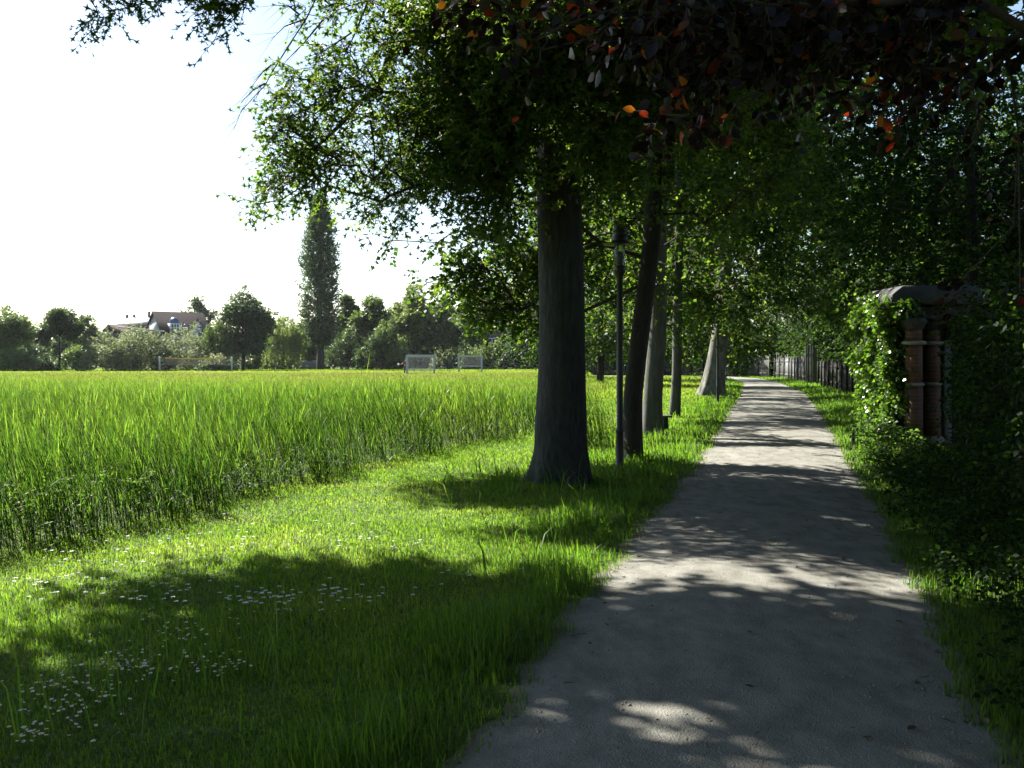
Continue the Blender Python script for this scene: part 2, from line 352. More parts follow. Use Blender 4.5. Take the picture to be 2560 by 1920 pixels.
def patch(name, pts, z, mat):
    mb = MB(); v = [(x, y, z) for x, y in pts]; mb.add(v, [[0, 1, 2, 3]]); o = mb.build(name, mat); o['kind'] = 'structure'
patch('sand_court', [(-37.4, 122), (-35.3, 122), (-36, 130), (-40, 130)], .004, M['sand'])
patch('far_path', [(-60, 176), (60, 176), (60, 179), (-60, 179)], .004, M['sand'])

# ------------------------------------------------------------------ grass, reeds
def blades(mb, xy, h, w, lean=.35, wind=(0, 0), rng=R, z0=0.0, rn=None, az=None):
    n = len(xy)
    az = rng.uniform(0, 2 * math.pi, n) if az is None else az
    s = np.stack([np.cos(az), np.sin(az), np.zeros(n)], -1); f = np.stack([-np.sin(az), np.cos(az), np.zeros(n)], -1)
    b = np.column_stack([xy, np.full(n, z0)])
    k = rng.normal(0, lean, n)[:, None]
    wv = np.array([wind[0], wind[1], 0.])
    h = np.broadcast_to(h, (n,))[:, None]; w = np.broadcast_to(w, (n,))[:, None]
    m = b + np.array([0, 0, 1.]) * h * .55 + f * k * h * .35 + wv * h * .3
    t = b + np.array([0, 0, 1.]) * h * (1 - .25 * np.abs(k)) + f * k * h * 1.1 + wv * h
    v = np.stack([b - s * w * .5, b + s * w * .5, m + s * w * .42, m - s * w * .42, t + s * w * .06, t - s * w * .06], 1).reshape(-1, 3)
    o = (np.arange(n) * 6)[:, None]
    q = np.concatenate([o + [0, 1, 2, 3], o + [3, 2, 4, 5]], 1).reshape(-1, 4)
    rn = rng.uniform(0, 1, n) if rn is None else rn
    mb.add(v, q, a=np.repeat(rn, 2))
def scatter(y0, y1, xf0, xf1, dens, rng=R):
    """random points between two lines, dens(y) per square metre"""
    out = []
    ys = np.arange(y0, y1, .5 if y0 < 40 else 2.0); st = ys[1] - ys[0]
    for y in ys:
        a, b = xf0(y), xf1(y)
        if b <= a: continue
        c = rng.poisson(dens(y) * (b - a) * st)
        yy = rng.uniform(y, y + st, c); u = rng.uniform(0, 1, c)
        a = xf0(yy); out.append(np.column_stack([a + (xf1(yy) - a) * u, yy]))
    return np.concatenate(out)
def vn(p, s, seed=0):
    """smooth value noise 0..1"""
    x, y = p[:, 0] / s + seed * 17.3, p[:, 1] / s + seed * 9.1
    ix, iy = np.floor(x).astype(int), np.floor(y).astype(int); fx, fy = x - ix, y - iy
    fx = fx * fx * (3 - 2 * fx); fy = fy * fy * (3 - 2 * fy)
    def hsh(a, b): return np.modf(np.abs(np.sin(a * 127.1 + b * 311.7 + seed) * 43758.5453))[0]
    return (hsh(ix, iy) * (1 - fx) + hsh(ix + 1, iy) * fx) * (1 - fy) + (hsh(ix, iy + 1) * (1 - fx) + hsh(ix + 1, iy + 1) * fx) * fy
def stuff(o, label=None):
    o['kind'] = 'stuff'
    if label: o['label'] = label
    return o

def lawn():
    mb = MB(); frustum = lambda y: -.56 * y - 1.0
    d = lambda y: 5200 * (6 / max(y, 5)) ** 1.55
    p = scatter(3.2, 62, lambda y: np.maximum(reed_edge(y) - .5, frustum(y)), lambda y: pl(y) - .25 + 0 * y, d)
    q = vn(p, .5, 1) * .5 + vn(p, 1.6, 2) * .5
    y = p[:, 1]; w = .0045 * np.maximum(1, (y / 6) ** .85)
    keep = R.uniform(0, 1, len(p)) < .45 + q * .8
    p, q, y, w = p[keep], q[keep], y[keep], w[keep]
    h = (.020 + .034 * q ** 1.3) * R.uniform(.5, 1.5, len(p)) * np.maximum(1, (y / 14) ** .4)
    blades(mb, p, h, w, .55, (-.12, 0), rn=np.clip(vn(p, .7, 3) * .6 + R.uniform(-.1, .5, len(p)), 0, 1))
    stuff(mb.build('lawn_grass', M['lawn']), 'short sunlit lawn between reeds and path')
lawn()
def clover():
    rng = np.random.default_rng(33); mb = MB()
    p = scatter(3.4, 15, lambda y: np.maximum(reed_edge(y) + .1, -.56 * y - .5), lambda y: pl(y) - .15 + 0 * y, lambda y: 420 * (6 / max(y, 5)) ** 1.2, rng)
    p = p[vn(p, .55, 27) * .7 + vn(p, .18, 28) * .3 > .5]; n = len(p); c = np.column_stack([p, rng.uniform(.012, .05, n)])
    for k in range(3):
        a = rng.uniform(0, 6.28, n) + k * 2.1; d = np.column_stack([np.cos(a), np.sin(a), rng.normal(.15, .3, n)]); sd = np.column_stack([-np.sin(a), np.cos(a), rng.normal(0, .3, n)]); L_ = rng.uniform(.008, .018, n) * np.maximum(1, (p[:, 1] / 7) ** .7)
        leaves(mb, c, nrm(d), nrm(sd), np.cross(nrm(d), nrm(sd)), L_, .95, rng=rng)
    stuff(mb.build('clover', M['herb']), 'clover and small broad leaves in the lawn')
def verge():
    mb = MB()
    def left_w(y): return .55 + .5 * np.clip((y - 7) / 5, 0, 1) + .5 * np.clip((y - 11) / 4, 0, 1)
    d = lambda y: 2600 * (6 / max(y, 5)) ** 1.5
    # left side of the path, out to the trees
    p = scatter(3.2, 100, lambda y: pl(y) - 2.3 - .2 * np.minimum(y, 8) / 8, lambda y: pl(y) + .07 + waver(y), d)
    off = pl(p[:, 1]) + waver(p[:, 1]) - p[:, 0]
    wdt = left_w(p[:, 1]) * (1.1 + .8 * vn(p, .9, 5))
    amt = np.clip(1.25 - off / wdt, 0, 1) * np.clip(.45 + off / .5, .0, 1) 
    # tufts left uncut round the trunks
    for tx, ty, r in ((.6, 13.4, 1.5), (1.9, 16.5, .9), (3.0, 21.9, 1.1), (4.5, 28.9, 1.0), (8.8, 46, 2)):
        amt = np.maximum(amt, np.clip(1.5 - np.hypot(p[:, 0] - tx, p[:, 1] - ty) / r, 0, 1))
    tuft = vn(p, .45, 8) * .6 + vn(p, 1.4, 9) * .55
    keep = R.uniform(0, 1, len(p)) < amt * (.4 + .8 * tuft)
    p, amt, tuft = p[keep], amt[keep], tuft[keep]; y = p[:, 1]
    h = (.035 + .19 * amt * tuft ** 1.7) * R.uniform(.4, 1.5, len(p)); h = np.where(R.uniform(0, 1, len(p)) < .02, h * 1.8, h)
    blades(mb, p, h, .0055 * np.maximum(1, (y / 6) ** .85), .45, (-.1, -.05))
    # right side of the path up to the hedge and fence
    def rx1(y): return np.where(y < 19, pr(y) + 1.9, np.where(y < 42, np.interp(y, [19, 22, 42], [7.3, 8.2, 14.6]), np.interp(y, [42, 69, 88, 105], [15.0, 19.9, 23.0, 23])))
    p = scatter(4, 100, lambda y: pr(y) - .07 + waver(y, 2.5), rx1, lambda y: 2000 * (6 / max(y, 5)) ** 1.5)
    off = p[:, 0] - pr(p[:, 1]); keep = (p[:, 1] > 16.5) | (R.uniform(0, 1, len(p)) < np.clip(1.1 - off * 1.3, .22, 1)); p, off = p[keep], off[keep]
    tuft = vn(p, .45, 8) * .6 + vn(p, 1.4, 9) * .55; y = p[:, 1]
    h = (.04 + .17 * tuft ** 1.4 * np.clip(.3 + off, .2, 1.3)) * R.uniform(.4, 1.5, len(p))
    blades(mb, p, h, .0055 * np.maximum(1, (y / 6) ** .85), .5, (-.05, -.1))
    stuff(mb.build('verge_grass', M['verge']), 'long uncut grass along both sides of the path')
    # seed stalks and broad blades standing above the verge
    mb = MB()
    p = np.concatenate([scatter(4.2, 6.2, lambda y: -2.4 + 0 * y, lambda y: -1.1 + 0 * y, lambda y: 30), scatter(11, 15, lambda y: -.9 + 0 * y, lambda y: 1.3 + 0 * y, lambda y: 16),
                        scatter(6, 45, lambda y: pl(y) - 1.6, lambda y: pl(y) - .2, lambda y: 5 * min(1, 14 / y))])
    y = p[:, 1]
    blades(mb, p, R.uniform(.22, .48, len(p)), .009 * np.maximum(1, (y / 9) ** .8), .5, (-.2, 0))
    stuff(mb.build('tall_grass', M['verge']), 'tall loose grass blades above the verge')
verge()

def reeds():
    """stems with five arching leaves each"""
    dens = lambda y: 74 * (12 / max(y, 9)) ** 1.25
    xr = lambda y: reed_edge(y) + .16 * np.sin(y * 1.9) + .12 * np.sin(y * 3.7) + .08 * np.sin(y * 7.7)
    p = scatter(5.5, 66, lambda y: -.53 * y - 2.5, xr, dens)
    edge = xr(p[:, 1]) - p[:, 0]; y = p[:, 1]
    front = scatter(5.5, 40, lambda y: xr(y) - .7, xr, lambda y: 80 * (12 / max(y, 9)) ** 1.0)
    clump = np.column_stack([R.normal(1.35, .30, 240), R.normal(19.3, .45, 240)])
    p = np.concatenate([p, front, clump]); y = p[:, 1]; n = len(p); edge = xr(y) - p[:, 0]
    H = (1.10 + .36 * (vn(p, 2.3, 4) - .5) + .34 * (vn(p, .6, 6) - .5)) * R.uniform(.72, 1.14, n)
    H *= np.interp(y, [5, 9, 13, 20, 26, 36, 66], [.5, .78, 1.0, 1.0, .70, .42, .24]) * np.clip(.55 + edge * 1.6, .55, 1)
    H[-240:] = R.uniform(.9, 1.35, 240)
    W = np.maximum(1, (y / 17) ** .75)
    lx = R.normal(-.20, .13, n); ly = R.normal(0, .10, n)
    base = np.column_stack([p, np.zeros(n)])
    top = base + np.column_stack([lx * H, ly * H, H * .86])
    mid = base + np.column_stack([lx * H * .3, ly * H * .3, H * .45])
    dry = R.uniform(0, 1, n) < .12
    ms, mdry = MB(), MB()
    for sel, m in ((~dry, ms), (dry, mdry)):
        tubes(m, base[sel], mid[sel], .0035 * W[sel], .003 * W[sel], 3, .2); tubes(m, mid[sel], top[sel], .003 * W[sel], .0012 * W[sel], 3, .3)
    # leaves
    near = y < 34
    for grp, cnt in ((np.where(~dry & near)[0], 10), (np.where(~dry & ~near)[0], 5)):
        idx = np.repeat(grp, cnt); k = len(idx)
        t = np.tile(np.linspace(.06, .98, cnt), len(grp)) ** np.where(edge[idx] < .6, 1.15, .7) + R.uniform(-.06, .06, k)
        b, m_, tp = base[idx], mid[idx], top[idx]
        pos = np.where((t < .5)[:, None], b + (m_ - b) * (t * 2)[:, None], m_ + (tp - m_) * (t * 2 - 1)[:, None])
        az = R.normal(math.pi, 1.1, k)
        up = R.uniform(.6, 2.0, k) + t * 1.1
        d = nrm(np.column_stack([np.cos(az), np.sin(az), up]))
        L = R.uniform(.12, .32, k) * (1.1 - .25 * t) * np.where(R.uniform(0, 1, k) < .08, 1.6, 1) * np.interp(H[idx], [.4, 1.1], [.6, 1.05])
        w = R.uniform(.0045, .0105, k) * W[idx]
        dr = R.uniform(.0, .5, k) ** 1.5
        s = nrm(np.cross(d, np.array([0, 0, 1.])))
        p1 = pos + d * (L * .5)[:, None]; p2 = pos + d * L[:, None] + np.column_stack([np.cos(az), np.sin(az), -np.ones(k)]) * (L * dr * .35)[:, None]
        v = np.stack([pos - s * (w * .3)[:, None], pos + s * (w * .3)[:, None], p1 + s * (w * .5)[:, None], p1 - s * (w * .5)[:, None], p2 + s * (w * .05)[:, None], p2 - s * (w * .05)[:, None]], 1).reshape(-1, 3)
        o = (np.arange(k) * 6)[:, None]
        ms.add(v, np.concatenate([o + [0, 1, 2, 3], o + [3, 2, 4, 5]], 1).reshape(-1, 4), a=np.repeat(np.clip(vn(p[idx], 5., 18) * .35 + vn(p[idx], 1.5, 12) * .35 + vn(p[idx], .35, 15) * .25 + R.uniform(-.3, .42, k), 0, 1), 2))
    stuff(ms.build('reeds', M['reed']), 'dense bed of green reeds beside the lawn')
    pd = scatter(6, 40, lambda y: xr(y) - 1.6, xr, lambda y: 5 * (12 / max(y, 9)))
    blades(mdry, pd, R.uniform(.5, 1.0, len(pd)), .006 * np.maximum(1, (pd[:, 1] / 14) ** .8), .35, (-.15, 0))
    stuff(mdry.build('dry_reeds', M['reed_dry']), 'dry straw-coloured stalks among the green reeds')
reeds()
def meadow():
    mb = MB()
    p = scatter(40, 124, lambda y: -.54 * y - 3, lambda y: np.interp(y, [40, 60, 124], [2.3, 6, 9]), lambda y: 34 * (60 / y) ** 1.3)
    sand = (p[:, 1] > 121.5) & (p[:, 0] < -35.3) & (p[:, 0] > -37.4)
    p = p[~sand]; y = p[:, 1]; n = len(p)
    rn = np.clip(np.interp(y, [44, 80, 105, 124], [.15, .35, .55, .6]) + (vn(p, 5, 3) - .5) * .7 + R.normal(0, .18, n), 0, 1)
    blades(mb, p, np.interp(y, [36, 60, 80, 124], [.52, .40, .28, .16]) * R.uniform(.6, 1.25, n), .022 * (y / 44) ** .9, .4, (-.15, 0), rn=rn)
    stuff(mb.build('meadow_grass', M['meadow']), 'flowering meadow grass with reddish seed heads beyond the reeds')
    mb = MB()
    p = scatter(112, 176, lambda y: -.54 * y - 4, lambda y: .12 * y - 3 + 0 * y, lambda y: 16 * (120 / y))
    sand = (p[:, 1] < 130) & (p[:, 1] > 121.5) & (p[:, 0] < -35.3) & (p[:, 0] > -37.4 - (p[:, 1] - 122) * .33)
    p = p[~sand]
    blades(mb, p, R.uniform(.05, .14, len(p)), .09, .5, (-.1, 0))
    p = scatter(42, 100, lambda y: np.interp(y, [42, 60, 100], [2.2, 3.8, 8]), lambda y: pl(y) - 1.0, lambda y: 70 * (50 / y) ** 1.3)
    blades(mb, p, R.uniform(.05, .16, len(p)), .035 * (p[:, 1] / 50), .5, (-.1, 0))
    stuff(mb.build('mown_grass', M['far_lawn']), 'bright mown lawn around the goals beyond the meadow')
meadow()
# ------------------------------------------------------------------ foliage and trees
AZ, EL = rad(-45), rad(42)
SUN = np.array([math.sin(AZ) * math.cos(EL), math.cos(AZ) * math.cos(EL), math.sin(EL)])
GAPS = [((6.95, 19.6, .3), (6.95, 19.6, 2.9), 1.0), ((7.3, 19.0, .4), (7.3, 19.0, 1.9), .8), ((2.6, 17.0, 0), (5.2, 15.9, 0), .9), ((3.6, 18.3, 0), (5.6, 18.0, 0), .5),
        ((1.05, 8.3, 0), (2.0, 7.2, 0), .40), ((.45, 4.6, 0), (.9, 4.4, 0), .76), ((-1.6, 8.9, 0), (.2, 8.5, 0), .62), ((1.6, 19, 0), (3.4, 22, 0), .6), ((3.6, 25, 0), (5.2, 30, 0), .7),
        ((.45, 5.7, 0), (.75, 5.6, 0), .36), ((-1.7, 4.55, 0), (-1.3, 4.35, 0), .6), ((-1.9, 5.6, 0), (-1.7, 5.5, 0), .42), ((-.7, 6.1, 0), (-.6, 6.0, 0), .4), ((2.7, 22.0, .3), (2.85, 22.0, 2.2), .6), ((4.35, 28.9, .3), (4.4, 28.9, 2.2), .6), ((1.0, 6.6, 0), (1.1, 6.5, 0), .4),
        ((6.2, 20.6, 0), (6.6, 22.5, 0), .7), ((8.6, 45.6, .5), (8.9, 45.6, 3.5), 1.0), ((7, 38, 0), (8, 42, 0), 1.0), ((-2.9, 12.3, 3.7), (-.4, 12.7, 5.9), 2.0), ((-1.2, 17.3, 3.0), (.2, 17.3, 3.6), .8),
        ((10.0, 31, 5), (11.5, 31, 8.5), 1.3), ((12.5, 38, 4), (14, 38, 9.5), 1.4), ((10.5, 32, 3), (11, 32, 5), .9), ((11, 28, 6), (12, 27, 7.5), .9)]
def carve(C):
    """openings in the canopy where the sun reaches the ground, the ivy and the mottled trunk"""
    keep = np.ones(len(C), bool)
    for p, q, r in GAPS:
        for t in np.linspace(0, 1, 9):
            o = np.array(p) + (np.array(q) - np.array(p)) * t; w = C - o; a = w @ SUN
            keep &= ~((np.linalg.norm(w - a[:, None] * SUN, axis=1) < r) & (a > .5))
    return C[keep]
def leaves(mb, p, d, s, u, L, w, kind='broad', rn=None, rng=R):
    n = len(p); L = L[:, None]; W = L * w
    rn = rng.uniform(0, 1, n) if rn is None else rn
    o = np.arange(n)[:, None]
    if kind == 'broad':
        v = np.stack([p, p + d * L * .42 + s * W * .5 + u * W * .14, p + d * L, p + d * L * .42 - s * W * .5 + u * W * .14], 1)
        mb.add(v.reshape(-1, 3), o * 4 + [0, 1, 2, 3], a=rn)
    elif kind == 'lobed':
        c = p + d * L * .55
        v = np.stack([p, p + d * L * .5 + s * W * .17, p + d * L, p + d * L * .5 - s * W * .17,
                      c - d * L * .13 + u * W * .02, c + s * W * .52 + d * L * .10 + u * W * .12, c + d * L * .12, c - s * W * .52 + d * L * .10 + u * W * .12], 1)
        mb.add(v.reshape(-1, 3), np.concatenate([o * 8 + [0, 1, 2, 3], o * 8 + [4, 5, 6, 7]], 1).reshape(-1, 4), a=np.repeat(rn, 2))
    elif kind == 'ovate':
        cv = rng.uniform(-.10, .22, n)[:, None]; rows = []
        for t, k in ((0, .02), (.14, .26), (.34, .47), (.56, .5), (.78, .33), (.92, .13), (1, .01)):
            m = p + d * L * t - u * L * cv * t * t
            wob = 1 + rng.normal(0, .06, n)[:, None]
            rows += [m + s * W * k * wob + u * W * k * .22, m, m - s * W * k * wob + u * W * k * .22]
        v = np.stack(rows, 1).reshape(-1, 3); q = []
        for i in range(6):
            q += [o * 21 + [i * 3, i * 3 + 1, i * 3 + 4, i * 3 + 3], o * 21 + [i * 3 + 1, i * 3 + 2, i * 3 + 5, i * 3 + 4]]
        mb.add(v, np.concatenate(q, 1).reshape(-1, 4), a=np.repeat(rn, 12))
def foliage(mb, C, Rd, axis, nt, tl, lpt, ll, lw=.6, droop=.25, kind='broad', wood=None, tw=.004, up=1.0, outw=.6, rng=R, shade=None):
    """twigs spring from every cluster centre and carry alternate leaves"""
    C = np.asarray(C, float); Rd = np.broadcast_to(Rd, (len(C),))
    c = np.repeat(C, nt, 0); r = np.repeat(Rd, nt); n = len(c)
    off = nrm(rng.normal(0, 1, (n, 3)))
    st = c + off * (r * rng.uniform(0, .85, n))[:, None]
    out = c - axis; out[:, 2] *= .3; out = nrm(out)
    d = nrm(out * outw + off + rng.normal(0, .25, (n, 3)) + [0, 0, -droop])
    L = tl * rng.uniform(.55, 1.35, n)
    t = np.linspace(.12, 1, lpt)[None] + rng.uniform(-.04, .04, (n, lpt))
    gd = np.array([0, 0, -1.]) * droop
    P = st[:, None] + d[:, None] * (L[:, None] * t)[..., None] + gd * (L[:, None] * t * t * .6)[..., None]
    s0 = nrm(np.cross(d, [0, 0, 1.]) + rng.normal(0, .15, (n, 3)))
    sg = np.where(np.arange(lpt) % 2 == 0, 1., -1.)[None, :, None]
    ld = nrm(d[:, None] * .6 + s0[:, None] * sg * .8 + rng.normal(0, .35, (n, lpt, 3)) + [0, 0, -.45 * droop - .15])
    nm = np.array([0, 0, up]) + rng.normal(0, .65, (n, lpt, 3))
    s = nrm(np.cross(nm, ld)); u = np.cross(ld, s)
    k = n * lpt
    leaves(mb, P.reshape(k, 3), ld.reshape(k, 3), s.reshape(k, 3), u.reshape(k, 3), ll * rng.uniform(.65, 1.25, k), lw, kind, rng=rng)
    if wood is not None:
        e0 = st + d * (L * .55)[:, None] + gd * (L * .6 * .3)[:, None]; e1 = st + d * L[:, None] + gd * (L * .6)[:, None]
        tubes(wood, c, st, tw * 1.6, tw * 1.2, 3); tubes(wood, st, e0, tw * 1.2, tw * .8, 3); tubes(wood, e0, e1, tw * .8, tw * .4, 3)
def blob(n, c, r, rng=R, shell=.45):
    """points in an ellipsoid, thinned towards its middle"""
    o = nrm(rng.normal(0, 1, (n, 3))); q = rng.uniform(shell ** 3, 1, n) ** (1 / 3.)
    return np.array(c) + o * q[:, None] * np.array(r)
def limbs(wood, T, TR, C, rtip=.010, maxr=.12, rng=R, sag=.06, step=.9, sides=6, power=2.4, core=True):
    """a branch skeleton from the trunk points T to every cluster centre"""
    P = [np.array(t) for t in T]; par = [-1] * len(P); D = [0.] * len(P)
    arr = np.array(P); order = np.argsort([np.min(np.linalg.norm(arr - c, axis=1)) for c in C])
    buf = np.zeros((len(T) + len(C) * 12, 3)); buf[:len(P)] = arr; dep = np.zeros(len(buf)); cnt = len(P)
    parent = -np.ones(len(buf), int)
    for i in order:
        c = C[i]; dd = np.linalg.norm(buf[:cnt] - c, axis=1)
        pen = np.maximum(buf[:cnt, 2] - c[2], 0) * .35
        j = int(np.argmin(dd + pen + dep[:cnt] * .32))
        m = min(max(1, int(dd[j] / step)), 6); a = buf[j].copy()
        bend = rng.normal(0, .07, 3) * dd[j]; bend[2] += sag * dd[j]
        for q in range(1, m + 1):
            t = q / m
            if cnt >= len(buf): break
            buf[cnt] = a + (c - a) * t + bend * math.sin(t * math.pi); dep[cnt] = dep[j] + dd[j] * t
            parent[cnt] = j if q == 1 else cnt - 1; cnt += 1
    acc = np.zeros(cnt); child = np.zeros(cnt, int)
    for k in range(len(T), cnt): child[parent[k]] += 1
    acc[child == 0] = rtip ** power
    for k in range(cnt - 1, len(T) - 1, -1):
        if parent[k] >= 0: acc[parent[k]] += acc[k]
    rr = np.clip(np.maximum(acc, rtip ** power) ** (1 / power), rtip, maxr)
    if core: tubes(wood, np.array(T)[:-1], np.array(T)[1:], .03, .03, 4)
    k = np.arange(len(T), cnt)
    pa = parent[k]; rp = np.minimum(rr[pa], rr[k] * 1.35 + .004)
    tubes(wood, buf[pa], buf[k], rp, rr[k], sides)
def tree(name, base, label, cat, group=None): return thing(name, base, label, cat, group)

# the big oak whose trunk stands before the camera --------------------------------
def big_oak():
    rng = np.random.default_rng(5)
    b = np.array([.62, 13.55, 0.])
    o = tree('oak_tree', b, 'big oak with a thick straight grey trunk and crown hanging over the path', 'tree', 'trees in the row beside the path')
    tr = MB()
    z = np.concatenate([np.linspace(-.1, 1.2, 14), np.linspace(1.5, 12, 18)])
    r = np.interp(z, [-.1, 0, .4, 1, 2.5, 4.2, 7, 12], [.41, .39, .345, .325, .300, .285, .22, .08])
    pts = np.column_stack([b[0] + .03 * np.sin(z * .9), b[1] + .02 * np.cos(z), z])
    sweep(tr, pts, r, 36, flare=.55, fh=.24, lobes=5, rough=.03, rng=rng)
    wd = MB(); lf = MB()
    # hanging left lobe, as surveyed: (x, y, radius) in the photograph's width of 2212 and the distance
    S = [(545, 432, 22, 12.2, 3), (585, 405, 30, 12.2, 6), (630, 385, 38, 12.4, 9), (690, 395, 38, 12.5, 8), (650, 330, 42, 12.5, 12), (600, 300, 30, 12.3, 6), (700, 320, 45, 12.7, 14),
         (660, 265, 42, 12.5, 12), (610, 235, 28, 12.4, 4), (655, 205, 38, 12.5, 9), (625, 170, 24, 12.4, 3), (700, 150, 40, 12.6, 9), (745, 125, 32, 12.7, 6), (720, 210, 45, 12.6, 12), (770, 180, 45, 12.8, 11),
         (770, 260, 48, 12.8, 11), (745, 360, 45, 12.8, 9), (790, 330, 42, 13, 6), (820, 400, 42, 13, 8), (780, 450, 24, 12.9, 4), (830, 450, 34, 13, 6), (870, 430, 36, 13.1, 7), (850, 350, 45, 13, 6), (900, 390, 36, 13.2, 6),
         (850, 120, 55, 12.8, 10), (820, 220, 45, 13.0, 6), (870, 200, 45, 13, 8), (890, 280, 50, 13, 9), (860, 40, 55, 12.8, 10), (795, 25, 34, 12.6, 6), (740, 15, 28, 12.5, 4), (700, 20, 24, 12.4, 3), (650, 0, 22, 12.3, 2),
         (920, 330, 45, 13.2, 9), (905, 60, 65, 13, 16)]
    C = []; RR = []
    for x, y, r_, Y, n in S:
        c = dsp(x, y, Y); q = r_ * .46293 / FOC * Y
        C.append(blob(n, c, (q, q * 1.6 + .15, q), rng, .1)); RR.append(np.full(n, .17))
    L1 = np.concatenate(C); r1 = np.concatenate(RR)
    # dense body round the trunk
    body = []
    for x, y, r_, Y, n in [(950, 80, 80, 12.8, 34), (960, 230, 80, 13, 34), (960, 340, 55, 13.2, 18), (1040, 60, 90, 12.4, 42), (1050, 210, 95, 12.5, 46), (1050, 350, 70, 12.8, 26), (1130, 120, 95, 12, 44), (1110, 270, 70, 12.6, 32),
                           (1090, 440, 50, 13.0, 8), (1200, 50, 85, 12, 38), (1200, 150, 60, 11.9, 14), (1225, 230, 36, 12.2, 2), (1290, 90, 95, 12.2, 38), (1300, 230, 95, 12.4, 34), (1390, 60, 100, 12.4, 30), (1390, 200, 90, 12.6, 24), (1310, 350, 70, 12.8, 14),
                           (1500, 60, 110, 12.6, 26), (1480, 200, 90, 12.8, 20), (1620, 60, 110, 13, 22)]:
        c = dsp(x, y, Y); q = r_ * .46293 / FOC * Y
        body.append(blob(n, c, (q, q * 1.3 + .4, q), rng, .1))
    B = np.concatenate(body)
    T = pts[(z > 3.9)]
    # upper crown, out of the top of the picture: wide dome of radius about nine metres
    U = []
    while len(U) < 1350:
        p = rng.uniform([-9.3, -9.3, 5.9], [9.3, 9.3, 13.5])
        hr = math.hypot(p[0], p[1]); zt = 6.1 + .10 * hr + .5 * math.sin(p[0] * 1.3) * math.cos(p[1] * 1.1)
        if hr < 9 * (1 - max(0, (p[2] - 7.5) / 8) ** 2) ** .5 and p[2] > zt and (p[2] < zt + 2.6 or rng.uniform() < .35):
            w = p * [.94, .97, 1] + np.array([b[0] + .75, b[1] - .2, 0])
            if w[1] > 1 and w[2] < 1.6 + .36 * w[1] + 1.15 and abs(w[0]) < .52 * w[1] + .8 and w[0] < -.6: continue
            U.append(w)
    U = np.array(U)
    gap = vn(U[:, :2] + 50, 1.1, 21) > .12
    U = carve(U[gap])
    # unseen outer clusters placed so their shade lies over the near lawn and the path
    W = []
    while len(W) < 760:
        y = rng.uniform(3.0, 13.2); xb = np.interp(y, [3, 5.86, 7.1, 9.7, 11.9, 12.2], [-4.0, -2.7, -1.75, -1.6, -.9, -.6]); x = rng.uniform(xb + .4, max(pl(y), xb + .6) + 1.6)
        zc = rng.uniform(6.7, 9.2) if y < 8 else rng.uniform(7.5, 12.5); q = np.array([x, y, 0]) + SUN * zc / SUN[2]
        if q[2] > 1.6 + .36 * q[1] + 1.3 or abs(q[0]) > .52 * q[1] + 1.5: W.append(q)
    W = np.array(W); W = W[vn(W[:, :2] + 80, .8, 44) > .12]
    X = []  # more unseen clusters, placed to shade the right verge and the path
    while len(X) < 460:
        y = rng.uniform(4.5, 14.5); x = pr(y) + rng.uniform(-.1, 2.6)
        if len(X) > 250: y = rng.uniform(8.8, 14.6); x = rng.uniform(pl(y) - .2, pr(y) + .2)
        zc = rng.uniform(7.0, 10.5); q = np.array([x, y, 0]) + SUN * zc / SUN[2]
        if q[2] > 1.6 + .36 * q[1] + 1.0: X.append(q)
    Z = []  # unseen clusters placed to shade the verge before the trunk
    while len(Z) < 130:
        y = rng.uniform(9.2, 13.2); x = rng.uniform(np.interp(y, [9.2, 13.2], [-.9, .2]), pl(y)); zc = rng.uniform(7.5, 13.5); q = np.array([x, y, 0]) + SUN * zc / SUN[2]
        if q[2] > 1.6 + .36 * q[1] + 1.2: Z.append(q)
    U = np.concatenate([U, carve(W), carve(np.array(X)), carve(np.array(Z))])
    # twig tips of the outer crown in the top left of the view
    K = np.concatenate([blob(n, dsp(x, y, Y), (q, q * 1.5, q * .7), rng, 0) for x, y, Y, q, n in
                        [(205, 50, 9.4, .09, 3), (240, 32, 9.4, .10, 4), (285, 14, 9.4, .10, 4), (320, -8, 9.4, .12, 4), (360, -40, 9.5, .2, 5), (430, 15, 9.6, .12, 5), (432, -20, 9.6, .15, 4), (478, 18, 9.6, .12, 5), (475, 55, 9.6, .07, 3), (500, 10, 9.6, .12, 4), (512, -20, 9.7, .2, 6), (460, 88, 9.6, .02, 1), (480, -60, 9.7, .3, 6)]])
    limbs(wd, pts[z > 6.2], None, U, .012, .13, rng, step=1.3); limbs(wd, T, None, np.concatenate([L1, B]), .005, .07, rng); limbs(wd, L1[np.argsort(-L1[:, 2])[:40]], None, K, .003, .011, rng, core=False)
    foliage(lf, L1, r1, b + [0, 0, 5], 4, .30, 7, .105, .85, .30, 'lobed', wd, .003, .7, .7, rng)
    B = carve(B); foliage(lf, B, .26, b + [0, 0, 6], 8, .40, 9, .11, 1.0, .30, 'lobed', wd, .0035, .8, .5, rng)
    foliage(lf, K, .06, b + [0, 0, 6], 3, .17, 7, .085, .75, .3, 'lobed', wd, .003, .7, .6, rng)
    foliage(lf, U, .7, b + [0, 0, 7], 11, .7, 9, .18, .85, .15, 'broad', None, .004, 1, .4, rng)
